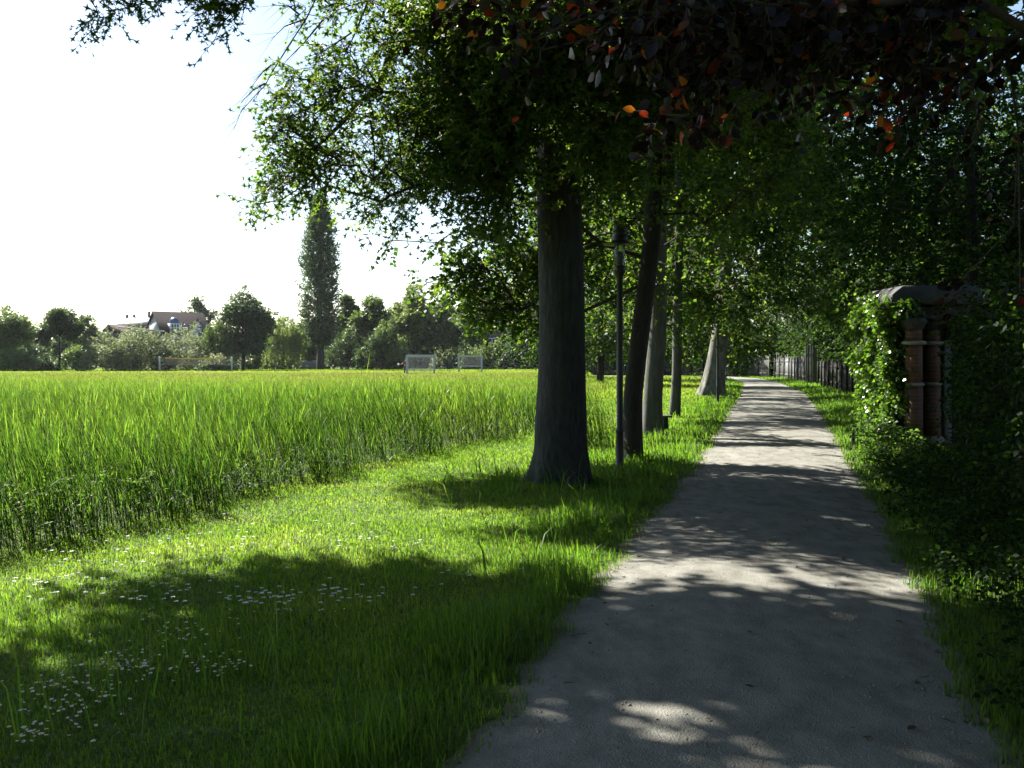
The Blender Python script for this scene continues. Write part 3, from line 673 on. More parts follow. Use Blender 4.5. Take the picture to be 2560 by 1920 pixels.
    # long bare drooping strands on the left
    for st in ([(690, -20), (660, 40), (630, 85), (590, 140), (572, 180), (548, 215), (520, 250), (505, 280)], [(800, -10), (770, 70), (745, 120), (735, 150)], [(700, 40), (660, 90), (620, 130)], [(645, 30), (625, 10), (590, 12)],
               [(600, 130), (570, 150), (545, 185)], [(572, 180), (545, 190), (520, 222)], [(662, 40), (620, 60), (590, 82)], [(855, 235), (858, 300), (862, 380), (868, 420)], [(800, 260), (803, 330), (806, 395)], [(905, 260), (890, 330), (878, 400)], [(760, 70), (700, 110), (672, 128)], [(930, 20), (925, 70), (920, 110)]):
        A = np.array([dsp(x, y, 12.4 + .1 * math.sin(x)) for x, y in st]); A[1:-1] += rng.normal(0, .02, (len(A) - 2, 3))
        rr = np.linspace(.013, .003, len(A)); tubes(wd, A[:-1], A[1:], rr[:-1], rr[1:], 4)
        for a_, b_ in zip(A[:-1], A[1:]):
            for _ in range(4):
                t = rng.uniform(); p = a_ + (b_ - a_) * t; e = p + np.array([-rng.uniform(.05, .28), rng.normal(0, .15), -rng.uniform(.05, .3)])
                tubes(wd, [p], [e], .003, .0012, 3)
    # the crooked limb seen against the sky
    A = np.array([dsp(x, y, Yd) for x, y, Yd in [(1150, -60, 13.3), (1040, 20, 13.2), (1000, 90, 13.1), (975, 150, 13), (930, 205, 12.9), (895, 240, 12.9), (850, 285, 12.8), (780, 330, 12.7), (700, 360, 12.6)]])
    A = np.array([dsp(x - 60, y - 20, Yd) for x, y, Yd in [(1215, -40, 13.5), (1110, 10, 13.2), (1020, 70, 13.1), (905, 130, 13), (880, 205, 12.9), (835, 245, 12.9), (795, 290, 12.8), (730, 350, 12.7), (680, 400, 12.6)]])
    rr = np.array([.09, .075, .062, .05, .042, .036, .026, .018, .01]); tubes(wd, A[:-1], A[1:], rr[:-1], rr[1:], 8)
    tr.build('trunk', M['bark'], o, smooth=True)
    wd.build('branches', M['twig'], o, smooth=True)
    lf.build('crown', M['oak'], o)
big_oak()

def row_tree(name, label, base, trunk, blobs, leafmat, bark, seed, ll=.075, nt=6, lpt=9, tl=.38, r0=.28, kind='broad', droop=.3, cat='tree', group='trees in the row beside the path', flare=.18, lean=None, rough=.03, twigs=True, up=1.0, tip=.009, n_side=24, fh=.3, maxr=.09, limb_from=2.2, upper=(), reach=None):
    """trunk: [(x, y, z, r)...]; blobs: [(x, y, z, rx, ry, rz, number)...]"""
    rng = np.random.default_rng(seed)
    o = tree(name, (base[0], base[1], 0), label, cat, group)
    t = np.array(trunk, float); zz = np.linspace(t[0, 2], t[-1, 2], 26)
    pts = np.column_stack([np.interp(zz, t[:, 2], t[:, 0]), np.interp(zz, t[:, 2], t[:, 1]), zz]); rr = np.interp(zz, t[:, 2], t[:, 3])
    pts[:, 0] += .02 * np.sin(zz * 1.7 + seed); pts[:, 1] += .02 * np.cos(zz * 1.3 + seed)
    tr, wd, lf = MB(), MB(), MB()
    sweep(tr, pts, rr, n_side, flare=flare, fh=fh, lobes=4 + seed % 3, rough=rough, rng=rng)
    C = np.concatenate([blob(n, (x, y, z), (a, b, c), rng, .35) for x, y, z, a, b, c, n in blobs])
    C = carve(C[C[:, 2] > .9])
    Cu = carve(np.concatenate([blob(n, (x, y, z), (a, b, c), rng, .35) for x, y, z, a, b, c, n in upper])) if len(upper) else np.zeros((0, 3))
    if reach:
        y0, y1, z0, z1, k = reach; q = np.zeros((k, 3)); q[:, 1] = rng.uniform(y0, y1, k); q[:, 0] = pl(q[:, 1]) + (pr(q[:, 1]) - pl(q[:, 1])) * rng.uniform(-.15, 1.3, k)
        q = q + SUN * (rng.uniform(z0, z1, k) / SUN[2])[:, None]; q = carve(q[vn(q[:, :2] + 33, 1.3, 51) > .34]); C = np.concatenate([C, q])
    T = pts[zz > limb_from] if (zz > limb_from).any() else pts[-3:]
    limbs(wd, T, rr, np.concatenate([C, Cu]), tip, maxr, rng)
    if len(Cu): foliage(lf, Cu, .6, np.array([base[0], base[1], 9.]), 9, .75, 8, .21, .9, .2, 'broad', None, .004, 1, .4, rng)
    foliage(lf, C, r0, np.array([base[0], base[1], pts[-1, 2] * .7]), nt, tl, lpt, ll, .85, droop, kind, wd if twigs else None, .0035, up, .55, rng)
    tr.build('trunk', bark, o, smooth=True); wd.build('branches', M['twig'], o, smooth=True); lf.build('crown', leafmat, o)
    return o
row_tree('linden_tree', 'slim dark trunk leaning right just behind the near street lamp', (1.93, 16.6),
         [(1.91, 16.6, -.05, .165), (1.95, 16.6, 1, .15), (2.1, 16.65, 2.5, .148), (2.24, 16.7, 3.6, .14), (2.4, 16.8, 6, .10), (2.5, 17, 9, .03)],
         [(1.6, 17, 6.6, 2.8, 2.8, 2.6, 110), (-1.4, 17.4, 3.55, .7, .8, .30, 13), (-.5, 17.5, 3.75, .9, 1, .5, 26), (.3, 17.5, 4.0, .9, 1.2, .8, 34), (-1.0, 17.3, 2.95, .6, .8, .28, 14), (-.2, 17.2, 3.1, .8, .9, .35, 22), (.6, 17.4, 3.2, .8, .9, .5, 22), (-.2, 17, 2.5, .65, .7, .25, 15), (.45, 17.2, 2.3, .5, .8, .3, 12), (-1.3, 17.2, 4.9, .8, 1, .6, 18), (1.4, 17.6, 3.6, .9, .9, .6, 26), (2.9, 17.2, 4.4, 1.2, 1.2, .9, 32), (3.8, 16.6, 5, 1, 1, .8, 22)],
         M['linden'], M['bark2'], 3, ll=.085, nt=7, tl=.34, limb_from=2.6, reach=(18.5, 22, 5.2, 8.5, 60), upper=[(2.6, 17, 10.0, 4.2, 4.2, 3.2, 280)])
row_tree('linden_tree', 'grey trunk with a dark low bench showing at its foot', (3.02, 22.0),
         [(2.98, 22, -.05, .225), (3.0, 22, 1, .195), (3.1, 22, 3, .18), (3.2, 22.1, 6, .12), (3.2, 22.3, 10, .03)],
         [(3, 22, 7.4, 3.4, 3.2, 3.0, 120), (1.2, 22.5, 4.3, 1.5, 1.5, .8, 40), (2.2, 22, 3.3, 1.1, 1.2, .5, 26), (4.4, 21.8, 4.2, 1.4, 1.3, .8, 40), (1.2, 22.8, 3.2, .9, 1, .5, 22), (5.6, 21.6, 5.4, 1.2, 1.3, 1, 30), (3.2, 22.8, 2.6, .8, .7, .4, 12)],
         M['linden'], M['bark4'], 4, ll=.10, nt=7, tl=.42, reach=(21, 26, 5.2, 9, 110), upper=[(3.4, 22, 11.5, 4.6, 4.4, 4.0, 360), (4.0, 25.5, 11.5, 3.4, 3.4, 3.6, 160)])
row_tree('linden_tree', 'thin grey trunk standing between the stouter grey trunk and the mottled one', (4.55, 28.9),
         [(4.52, 28.9, -.05, .17), (4.55, 28.9, 1, .14), (4.62, 28.9, 3, .13), (4.65, 29, 6, .1), (4.7, 29, 10.5, .03)],
         [(4.6, 29, 8, 3.8, 3.5, 3.6, 120), (2.8, 29.5, 4.6, 1.6, 1.6, 1, 40), (4.2, 29, 3.6, 1.3, 1.2, .6, 28), (6.2, 28.6, 4.6, 1.6, 1.4, 1, 40), (3, 30, 3.4, 1.2, 1.2, .6, 24), (7.6, 28.4, 6, 1.6, 1.6, 1.2, 36), (5.6, 29.4, 3.3, .9, .9, .4, 14)],
         M['linden'], M['bark4'], 6, ll=.12, nt=7, tl=.5, lpt=8, reach=(25, 35, 5.2, 9.5, 200), upper=[(5, 29, 12.5, 5.2, 5.2, 4.5, 440), (6.6, 36.5, 11, 4.8, 4.8, 5, 420)])
row_tree('plane_tree', 'stout mottled trunk with a flared sunlit foot behind the far lamp', (8.95, 46.0),
         [(8.80, 46, -.05, .56), (8.90, 46, .6, .48), (9.06, 46, 1.6, .40), (9.28, 46, 3.2, .36), (9.5, 46, 6, .26), (9.6, 46, 12, .05)],
         [(9.4, 46, 9.5, 5.5, 5, 5, 150), (7, 46.4, 5, 2, 2, 1.2, 40), (9, 45.4, 4.5, 1.8, 1.6, .7, 34), (11.8, 45.4, 5, 2, 1.8, 1.2, 40), (7.4, 45, 3.9, 1.2, 1.2, .6, 20), (9.6, 44.6, 3.7, .9, .9, .4, 12), (13.6, 45.4, 7, 2.2, 2, 1.6, 40)],
         M['linden'], M['bark3'], 8, ll=.17, nt=6, tl=.75, lpt=8, r0=.45, flare=.50, fh=.55, n_side=30, group='trees in the row beside the path', reach=(36, 56, 5.5, 11, 260), upper=[(9.6, 46, 13.5, 6.5, 6.5, 5.5, 520), (11.6, 55, 12, 5, 5, 5.5, 400)])
# further trees left of the path, closing the view
for i, (x, y, r_, h, lab) in enumerate([(5.6, 66, 3.8, 12, 'leafy tree on the lawn left of the mottled trunk'), (12.2, 62, 4.4, 13, 'leafy tree beyond the mottled trunk close to the path'), (9.5, 80, 5.0, 14, 'dark tree far along the path with foliage to the ground'),
                                       (15.5, 84, 4.6, 14, 'tall dark tree where the path bends'), (3.5, 92, 5.0, 13, 'broad dark tree behind the lawn left of the bend'), (13.0, 111, 6.0, 15, 'dark tree behind the far end of the path'), (22.0, 112, 6, 16, 'tall tree behind the end fence'), (29.5, 112, 6, 15, 'tree filling the gap right of the end of the path'), (34, 126, 7, 18, 'tall tree furthest away right of the path')]):
    row_tree('leafy_tree', lab, (x, y), [(x, y, -.05, .24), (x + .05, y, 3, .2), (x + .1, y, h * .8, .05)],
             [(x, y, h * .60, r_, r_, h * .38, 120), (x - .3, y - .6, h * .28, r_ * .85, r_ * .8, h * .14, 60), (x + .3, y - .3, h * .2, r_ * .7, r_ * .6, h * .07, 18 + 30 * (i in (2, 4, 5, 6, 7, 8)))],
             M['linden'] if i < 2 else M['dark'], M['bark2'], 30 + i, ll=.24, nt=6, tl=.9, lpt=7, r0=.6, group='trees closing the far end of the path', twigs=False, n_side=14)
# trees on the right of the path, behind the gateway and the board fences
for i, (x, y, r_, h, zc, mt, lab) in enumerate([
        (11.2, 25.5, 3.4, 8.6, .5, 'dark', 'bushy dark tree right behind the brick gateway'), (13.2, 33, 3.6, 10.5, .5, 'linden', 'sunlit leafy tree behind the gateway and above the near board fence'),
        (16.6, 41, 4.0, 12.5, .5, 'linden', 'bright leafed tree over the near board fence'), (17.8, 52, 4.2, 13.5, .5, 'linden', 'tree reaching over the path from the middle of the board fence'),
        (21.5, 63, 4.6, 15, .5, 'dark', 'dark tree behind the tall pale boards'), (24.5, 77, 5, 16, .5, 'dark', 'dark tree behind the white boarded stretch of fence'), (27, 94, 5.5, 17, .5, 'dark', 'dark tree at the far right corner of the fence'),
        (18.5, 37, 4, 11.0, .5, 'dark', 'dark shady tree well behind the gateway roof'), (12.6, 28.6, 4.0, 10.0, .5, 'dark', 'dense dark tree between the gateway and the sunlit tree'), (24, 50, 5, 15.5, .5, 'dark', 'tall dark tree in the garden behind the board fence')]):
    row_tree('garden_tree', lab, (x, y), [(x, y, -.05, .22), (x + .05, y, 3, .18), (x + .1, y, h * .8, .05)],
             [(x, y, h * .58, r_, r_, h * .40, 210), (x + .7, y - .3, h * .36, r_ * .8, r_ * .8, h * .14, 60), (x + 1.6, y, 2.0, r_ * .5, r_ * .7, .9, 26)],
             M[mt], M['bark2'], 50 + i, ll=.12 if y < 45 else .2, nt=6, tl=.55 if y < 45 else .8, lpt=9, r0=.42 if y < 45 else .55, group='trees in the gardens right of the path', twigs=False, n_side=14)

for i, (x, y, r_, z0, h, n, lab) in enumerate([(-4.6, -3.5, 6.0, 4.5, 12, 190, 'unseen tree added on the lawn side behind the viewpoint'), (1.5, -8, 6, 3.5, 12, 190, 'unseen tree added beside the path well behind the viewpoint'), (9.4, 3.0, 4.6, 2.5, 12, 220, 'unseen shading tree added behind the near end of the hedge'), (8, -4.5, 5, 3, 12, 190, 'unseen shading tree added behind the hedge at the viewpoint'), (14.8, 9, 4.8, 2.2, 8.0, 190, 'unseen wide tree added in the garden behind the hedge')]):
    row_tree('added_shade_tree', lab, (x, y), [(x, y, -.05, .3), (x, y, 3, .24), (x, y, h * .8, .06)], [(x, y, (z0 + h) / 2, r_, r_, (h - z0) / 2, n)], M['dark'], M['bark2'], 400 + i, ll=.24, nt=8, tl=.9, lpt=8, r0=.6, group='unseen shade trees added round the viewpoint', twigs=False, n_side=14)  # unseen trees added to block sky light from behind and the right
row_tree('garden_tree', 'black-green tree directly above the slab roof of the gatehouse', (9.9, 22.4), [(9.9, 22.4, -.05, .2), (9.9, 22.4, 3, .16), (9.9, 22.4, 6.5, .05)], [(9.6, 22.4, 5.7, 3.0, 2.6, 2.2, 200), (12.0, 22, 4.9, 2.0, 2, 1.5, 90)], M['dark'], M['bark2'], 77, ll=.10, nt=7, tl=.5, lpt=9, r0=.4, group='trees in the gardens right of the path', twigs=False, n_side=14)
# purple beech: its outer twigs hang into the upper right, close to the camera
def beech():
    rng = np.random.default_rng(17)
    b = np.array([5.2, .9, 0.])
    o = tree('purple_beech', b, 'purple leaved beech whose dark red twigs hang into the view overhead', 'tree')
    tr, wd, lf = MB(), MB(), MB()
    z = np.linspace(-.1, 8, 24)
    sweep(tr, np.column_stack([b[0] + 0 * z, b[1] + 0 * z, z]), np.interp(z, [0, 1, 8], [.42, .34, .16]), 24, flare=.3, rng=rng)
    C = []
    for x, y, r_, Y, n in [(1050, 15, 22, 3.9, 3), (1090, -5, 22, 3.9, 3), (1170, 85, 18, 4.2, 2), (1190, -15, 25, 4.0, 3), (1225, 80, 12, 4.2, 1), (1290, 70, 14, 4.3, 2), (1330, 10, 26, 4.2, 4), (1390, 30, 32, 4.2, 6), (1440, 95, 34, 4.3, 7), (1470, 20, 42, 4.2, 8), (1520, 40, 42, 4.3, 8), (1540, 120, 36, 4.4, 7), (1600, 60, 50, 4.3, 12), (1580, 150, 34, 4.5, 2), (1490, 165, 26, 4.5, 1), (1440, 215, 20, 4.6, 2), (1480, 240, 22, 4.7, 2), (1420, 275, 20, 4.7, 1), (1540, 225, 22, 4.7, 1), (1640, 140, 42, 4.5, 3), (1670, 60, 52, 4.4, 12), (1690, 175, 34, 4.6, 2), (1750, 50, 55, 4.4, 13), (1760, 150, 44, 4.6, 3), (1830, 60, 55, 4.5, 13), (1850, 150, 44, 4.6, 2), (1910, 40, 50, 4.5, 11), (1960, 110, 46, 4.6, 9), (1920, 180, 44, 4.8, 2), (1980, 15, 42, 4.5, 8), (2060, 15, 34, 4.5, 5), (2030, 130, 34, 4.7, 4), (2090, 115, 30, 4.7, 5), (2150, 105, 26, 4.7, 3), (2060, 190, 46, 4.9, 2), (2150, 180, 50, 4.9, 2), (1800, 225, 40, 5.0, 1), (1720, 235, 32, 5, 1), (1620, 215, 26, 4.9, 1), (1880, 235, 40, 5, 1), (1960, 250, 12, 4.9, 1), (2100, 270, 50, 5, 1), (2190, 330, 46, 5, 1), (2190, 470, 45, 5.1, 1), (2100, 590, 34, 5.2, 1), (2180, 640, 36, 5.1, 1)]:
        c = dsp(x, y, Y); q = r_ * .46293 / FOC * Y
        C.append(blob(n, c, (q, .30, q), rng, 0))
    C = np.concatenate(C)
    U = np.array([p for p in (rng.uniform([1.2, 1.0, 3.6], [7.5, 8, 7.5]) for _ in range(900)) if p[2] > 1.6 + .46 * p[1] + .1][:150])
    T = np.column_stack([np.full(8, b[0]), np.full(8, b[1]), np.linspace(2.4, 6, 8)])
    limbs(wd, T, None, np.concatenate([C, U]), .0035, .05, rng, sag=.10, step=.5)
    foliage(lf, C, .10, b + [0, 0, 4], 3, .18, 5, .062, .64, .32, 'ovate', wd, .0018, .8, .55, rng)
    foliage(lf, U, .35, b + [0, 0, 4], 8, .35, 6, .085, .65, .25, 'broad', None, .002, 1, .4, rng)
    tr.build('trunk', M['bark'], o, smooth=True); wd.build('branches', M['twig'], o, smooth=True); lf.build('crown', M['beech'], o)
beech()

# hedge along the right verge and the shrubs behind it
def leaf_mass(name, label, cat, pts_fn, n, ll, mat, seed, stems=None, group=None, r0=.3, nt=5, lpt=8, tl=.3, droop=.2, up=.8, loc=None):
    rng = np.random.default_rng(seed); C = pts_fn(rng, n)
    loc = (C[:, 0].mean(), C[:, 1].mean(), 0) if loc is None else loc
    o = thing(name, loc, label, cat, group); wd, lf = MB(), MB()
    st = stems if stems is not None else [(loc[0] + rng.normal(0, .3), loc[1] + rng.normal(0, .3)) for _ in range(4)]
    T = np.array([(x, y, z) for x, y in st for z in np.linspace(-.02, C[:, 2].max() * .55, 5)])
    for x, y in st:
        zz = np.linspace(-.05, C[:, 2].max() * .55, 5); tubes(wd, np.column_stack([np.full(4, x), np.full(4, y), zz[:-1]]), np.column_stack([np.full(4, x), np.full(4, y), zz[1:]]), np.linspace(.05, .03, 4), np.linspace(.045, .025, 4), 6)
    limbs(wd, T, None, C, .006, .03, rng, step=.6, core=False)
    foliage(lf, C, r0, np.array([loc[0], loc[1], .5]), nt, tl, lpt, ll, .75, droop, 'broad', None, .003, up, .5, rng)
    wd.build('stems', M['twig'], o, smooth=True); lf.build('foliage', mat, o)
    return o
def hedge_pts(rng, n):
    y = rng.uniform(2, 18.4, n); x0 = np.interp(y, [2, 7, 9.7, 12, 16, 18.4], [2.7, 3.75, 4.40, 5.45, 7.3, 8.9])
    top = np.interp(y, [9, 12], [2.45, 1.7]) + .25 * np.sin(y * 1.4) + .25 * np.sin(y * 3.1); z = rng.uniform(.12, 1, n) * top
    dx = rng.exponential(.45, n) + .12 * np.sin(y * 5) + .10 * np.sin(z * 6 + y * 3) + .15 * (z < .5)
    return np.column_stack([x0 + dx - .15 * (z / top) ** 2, y, z])
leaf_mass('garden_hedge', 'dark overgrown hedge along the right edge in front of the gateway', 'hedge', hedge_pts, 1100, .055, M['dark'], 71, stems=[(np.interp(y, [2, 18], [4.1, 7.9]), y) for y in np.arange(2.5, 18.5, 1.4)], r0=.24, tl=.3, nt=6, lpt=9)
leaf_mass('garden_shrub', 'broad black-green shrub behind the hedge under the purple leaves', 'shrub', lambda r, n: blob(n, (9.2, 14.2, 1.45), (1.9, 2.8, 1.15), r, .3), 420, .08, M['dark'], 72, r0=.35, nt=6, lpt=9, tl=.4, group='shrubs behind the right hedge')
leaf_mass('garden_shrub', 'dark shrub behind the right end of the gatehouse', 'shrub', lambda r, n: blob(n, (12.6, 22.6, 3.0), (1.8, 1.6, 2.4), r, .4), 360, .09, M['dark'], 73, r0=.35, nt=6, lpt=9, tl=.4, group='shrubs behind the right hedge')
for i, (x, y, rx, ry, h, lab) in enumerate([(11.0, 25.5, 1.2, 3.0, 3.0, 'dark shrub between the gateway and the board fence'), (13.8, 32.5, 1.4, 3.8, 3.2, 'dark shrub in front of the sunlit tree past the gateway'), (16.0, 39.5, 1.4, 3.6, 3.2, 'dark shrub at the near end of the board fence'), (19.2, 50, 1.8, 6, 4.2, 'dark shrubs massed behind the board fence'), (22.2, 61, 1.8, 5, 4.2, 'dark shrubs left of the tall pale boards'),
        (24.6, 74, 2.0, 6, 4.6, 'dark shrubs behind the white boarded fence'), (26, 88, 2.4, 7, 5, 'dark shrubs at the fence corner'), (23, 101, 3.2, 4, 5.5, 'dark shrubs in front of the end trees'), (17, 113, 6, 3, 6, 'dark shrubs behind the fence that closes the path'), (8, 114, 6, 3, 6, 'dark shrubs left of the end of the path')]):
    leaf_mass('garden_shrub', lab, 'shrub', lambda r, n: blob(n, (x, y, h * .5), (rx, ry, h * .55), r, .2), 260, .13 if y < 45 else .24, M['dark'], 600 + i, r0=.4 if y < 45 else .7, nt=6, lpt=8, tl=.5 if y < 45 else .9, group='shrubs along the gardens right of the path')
leaf_mass('weed_clump', 'leafy sunlit weeds at the foot of the ivy', 'weeds', lambda r, n: blob(n, (6.75, 19.0, .25), (.5, .8, .28), r, 0), 60, .07, M['herb'], 74, r0=.12, nt=4, lpt=6, tl=.18)
def herbs(rng, n):
    y = rng.uniform(6.5, 24, n); return np.column_stack([reed_edge(y) - .25 + rng.normal(0, .22, n), y, rng.uniform(.05, .62, n) * np.interp(y, [6, 10, 15, 24], [1, .9, .5, .5])])
def herb_stuff():
    rng = np.random.default_rng(75); C = herbs(rng, 700); C = C[vn(C[:, :2], .8, 31) > .5]; lf = MB()
    foliage(lf, C, .10, np.array([-6, 12, .2]), 3, .14, 6, .034, .45, .2, 'broad', lf, .002, .7, .3, rng)
    stuff(lf.build('herbs', M['herb']), 'nettles and herbs along the foot of the reeds')
herb_stuff(); clover()
def carpet():  # leaf carpet added in a dark colour so the shaded verge reads near black
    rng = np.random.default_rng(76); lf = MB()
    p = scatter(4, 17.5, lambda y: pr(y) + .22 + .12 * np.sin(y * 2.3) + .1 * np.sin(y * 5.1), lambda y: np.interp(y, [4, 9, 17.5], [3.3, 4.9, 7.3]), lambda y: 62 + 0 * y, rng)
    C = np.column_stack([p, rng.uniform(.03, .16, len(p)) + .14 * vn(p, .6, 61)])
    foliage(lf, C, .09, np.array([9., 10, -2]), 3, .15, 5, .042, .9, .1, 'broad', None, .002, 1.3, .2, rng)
    stuff(lf.build('verge_shade_leaves', M['dark']), 'low leaves under the hedge coloured dark to deepen its shade')
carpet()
#@@PROPS
# ------------------------------------------------------------------ street lamps
def lamp():
    o = thing('street_lamp', (1.555, 15.0, 0), 'dark iron park lamp with glass cylinder beside the thick grey trunk', 'street lamp', 'park lamps along the path')
    c = (1.555, 15.0, 0)
    mb = MB(); lathe(mb, [(.085, -.05), (.085, .04), (.060, .07), (.055, .55), (.062, .57), (.062, .60), (.048, .63), (.044, 2.80), (.06, 2.83), (.085, 2.88), (.088, 2.93), (.07, 2.955)], c, 20); mb.build('pole', M['iron'], o, smooth=False)
    mb = MB(); lathe(mb, [(.078, 2.955), (.080, 3.10), (.080, 3.25)], c, 24); mb.build('glass_cylinder', M['pane'], o, smooth=False)
    mb = MB(); lathe(mb, [(.03, 2.957), (.034, 3.05), (.03, 3.14), (.012, 3.16)], c, 12); mb.build('bulb', M['goal'], o, smooth=True)
    mb = MB(); lathe(mb, [(.10, 3.252), (.235, 3.262), (.245, 3.268), (.235, 3.276), (.12, 3.286)], c, 30); mb.build('reflector_disc', M['iron'], o, smooth=False)
    mb = MB(); lathe(mb, [(.115, 3.287), (.125, 3.33), (.112, 3.39), (.095, 3.405), (.092, 3.44), (.108, 3.455), (.10, 3.49), (.072, 3.525), (.03, 3.548), (.004, 3.552)], c, 24); mb.build('cap', M['iron'], o, smooth=False)
    return o
L0 = lamp()
for x, y, lab in ((7.83, 39.6, 'dark iron park lamp in front of the flared mottled trunk'), (14.5, 70.5, 'small distant iron park lamp near the bend of the path')):
    c = L0.copy(); COL.objects.link(c); c.location = (x, y, 0); c['label'] = lab
    for ch in list(L0.children):
        d = ch.copy(); COL.objects.link(d); d.parent = c

# low bench showing behind the third trunk
def bench():
    o = thing('low_bench', (3.42, 23.6, 0), 'low dark wooden bench half hidden behind a grey trunk', 'bench')
    mb = MB()
    for k in range(3): box(mb, 2.5, 3.62, 23.45 + k * .12, 23.55 + k * .12, .30, .345, a=.3 * k)
    bevel(mb.build('seat', M['grey_wood'], o), .006)
    for x in (2.7, 3.48):
        mb = MB(); box(mb, x - .05, x + .05, 23.48, 23.76, -.03, .298); bevel(mb.build('leg', M['dark_wood'], o), .006)
bench()

# ------------------------------------------------------------------ goals and net far across the meadow
def goal(px, py, Y, label, kind):
    c = at(px, py, Y); x, y = c[0], Y
    o = thing('goal', (x, y, 0), label, 'goal', 'goals on the far lawn')
    for s in (-1, 1):
        mb = MB(); box(mb, x + s * 1.5 - .11, x + s * 1.5 + .11, y - .11, y + .11, -.05, 1.98); bevel(mb.build('post', M['goal'], o), .015)
    mb = MB(); box(mb, x - 1.62, x + 1.62, y - .10, y + .10, 1.983, 2.17); bevel(mb.build('crossbar', M['goal'], o), .015)
    mb = MB()
    if kind == 0:
        for k in range(21):
            xx = x - 1.35 + k * .135; tubes(mb, [(xx, y + .5, 0)], [(xx, y + .5, 1.93)], .014, .014, 5)
        tubes(mb, [(x - 1.5, y + .5, .62)], [(x + 1.5, y + .5, .62)], .035, .035, 6); tubes(mb, [(x - 1.5, y + .5, 1.93)], [(x + 1.5, y + .5, 1.93)], .03, .03, 6)
        for s in (-1.5, 1.5):
            tubes(mb, [(x + s, y + .1, 1.93), (x + s, y + .5, 0)], [(x + s, y + .5, 1.93), (x + s, y + .5, 1.93)], .03, .03, 6)
        mb.build('back_grille', M['goal'], o)
    else:
        for k in range(25):
            xx = x - 1.4 + k * .116; tubes(mb, [(xx, y + .06, .95)], [(xx, y + .06, 1.98)], .010, .010, 4)
        for k in range(8):
            zz = 1.0 + k * .125; tubes(mb, [(x - 1.45, y + .06, zz)], [(x + 1.45, y + .06, zz)], .010, .010, 4)
        mb.build('net', M['net'], o)
        mb = MB(); box(mb, x - 1.388, x + 1.388, y - .07, y + .05, .72, .88); bevel(mb.build('middle_rail', M['goal'], o), .01)
goal(420.6, 374, 115, 'pale steel goal with a grille of upright bars', 0)
goal(470.3, 372.2, 136, 'pale goal with a middle rail and a net in its upper half', 1)
def volley():
    a, b = at(159.7, 372, 140), at(231.8, 372, 140); a[2] = b[2] = 0; y = 140
    o = thing('volleyball_net', ((a[0] + b[0]) / 2, y, 0), 'volleyball net with orange top tape between two pale posts', 'net')
    for p in (a, b):
        mb = MB(); lathe(mb, [(.11, -.05), (.11, 2.02), (.06, 2.06)], p, 12); mb.build('post', M['goal'], o)
    x0, x1 = a[0] + .75, b[0] - .75
    mb = MB(); n = 12; xs = np.linspace(x0, x1, n + 1); zs = 1.86 - .10 * np.sin(np.linspace(0, math.pi, n + 1))
    for i in range(n):
        v = []
        for xx, zz in ((xs[i], zs[i]), (xs[i + 1], zs[i + 1])):
            v += [(xx, y - .02, zz - .08), (xx, y + .02, zz - .08), (xx, y + .02, zz + .08), (xx, y - .02, zz + .08)]
        mb.add(v, [[0, 4, 7, 3], [1, 2, 6, 5], [3, 7, 6, 2], [0, 1, 5, 4]])
    mb.build('tape', M['tape'], o)
    mb = MB()
    for k in range(60):
        t = k / 59; xx = x0 + (x1 - x0) * t; top = 1.78 - .10 * math.sin(math.pi * t); tubes(mb, [(xx, y, top)], [(xx, y, .95)], .006, .006, 3)
    for k in range(7): tubes(mb, [(x0, y, .95 + k * .125)], [(x1, y, .95 + k * .125)], .006, .006, 3)
    for xx, p in ((x0, a), (x1, b)): tubes(mb, [(xx, y, 1.86), (xx, y, .95)], [(p[0], y, 1.95), (p[0], y, .95)], .012, .012, 4)
    mb.build('netting', M['net'], o)
volley()

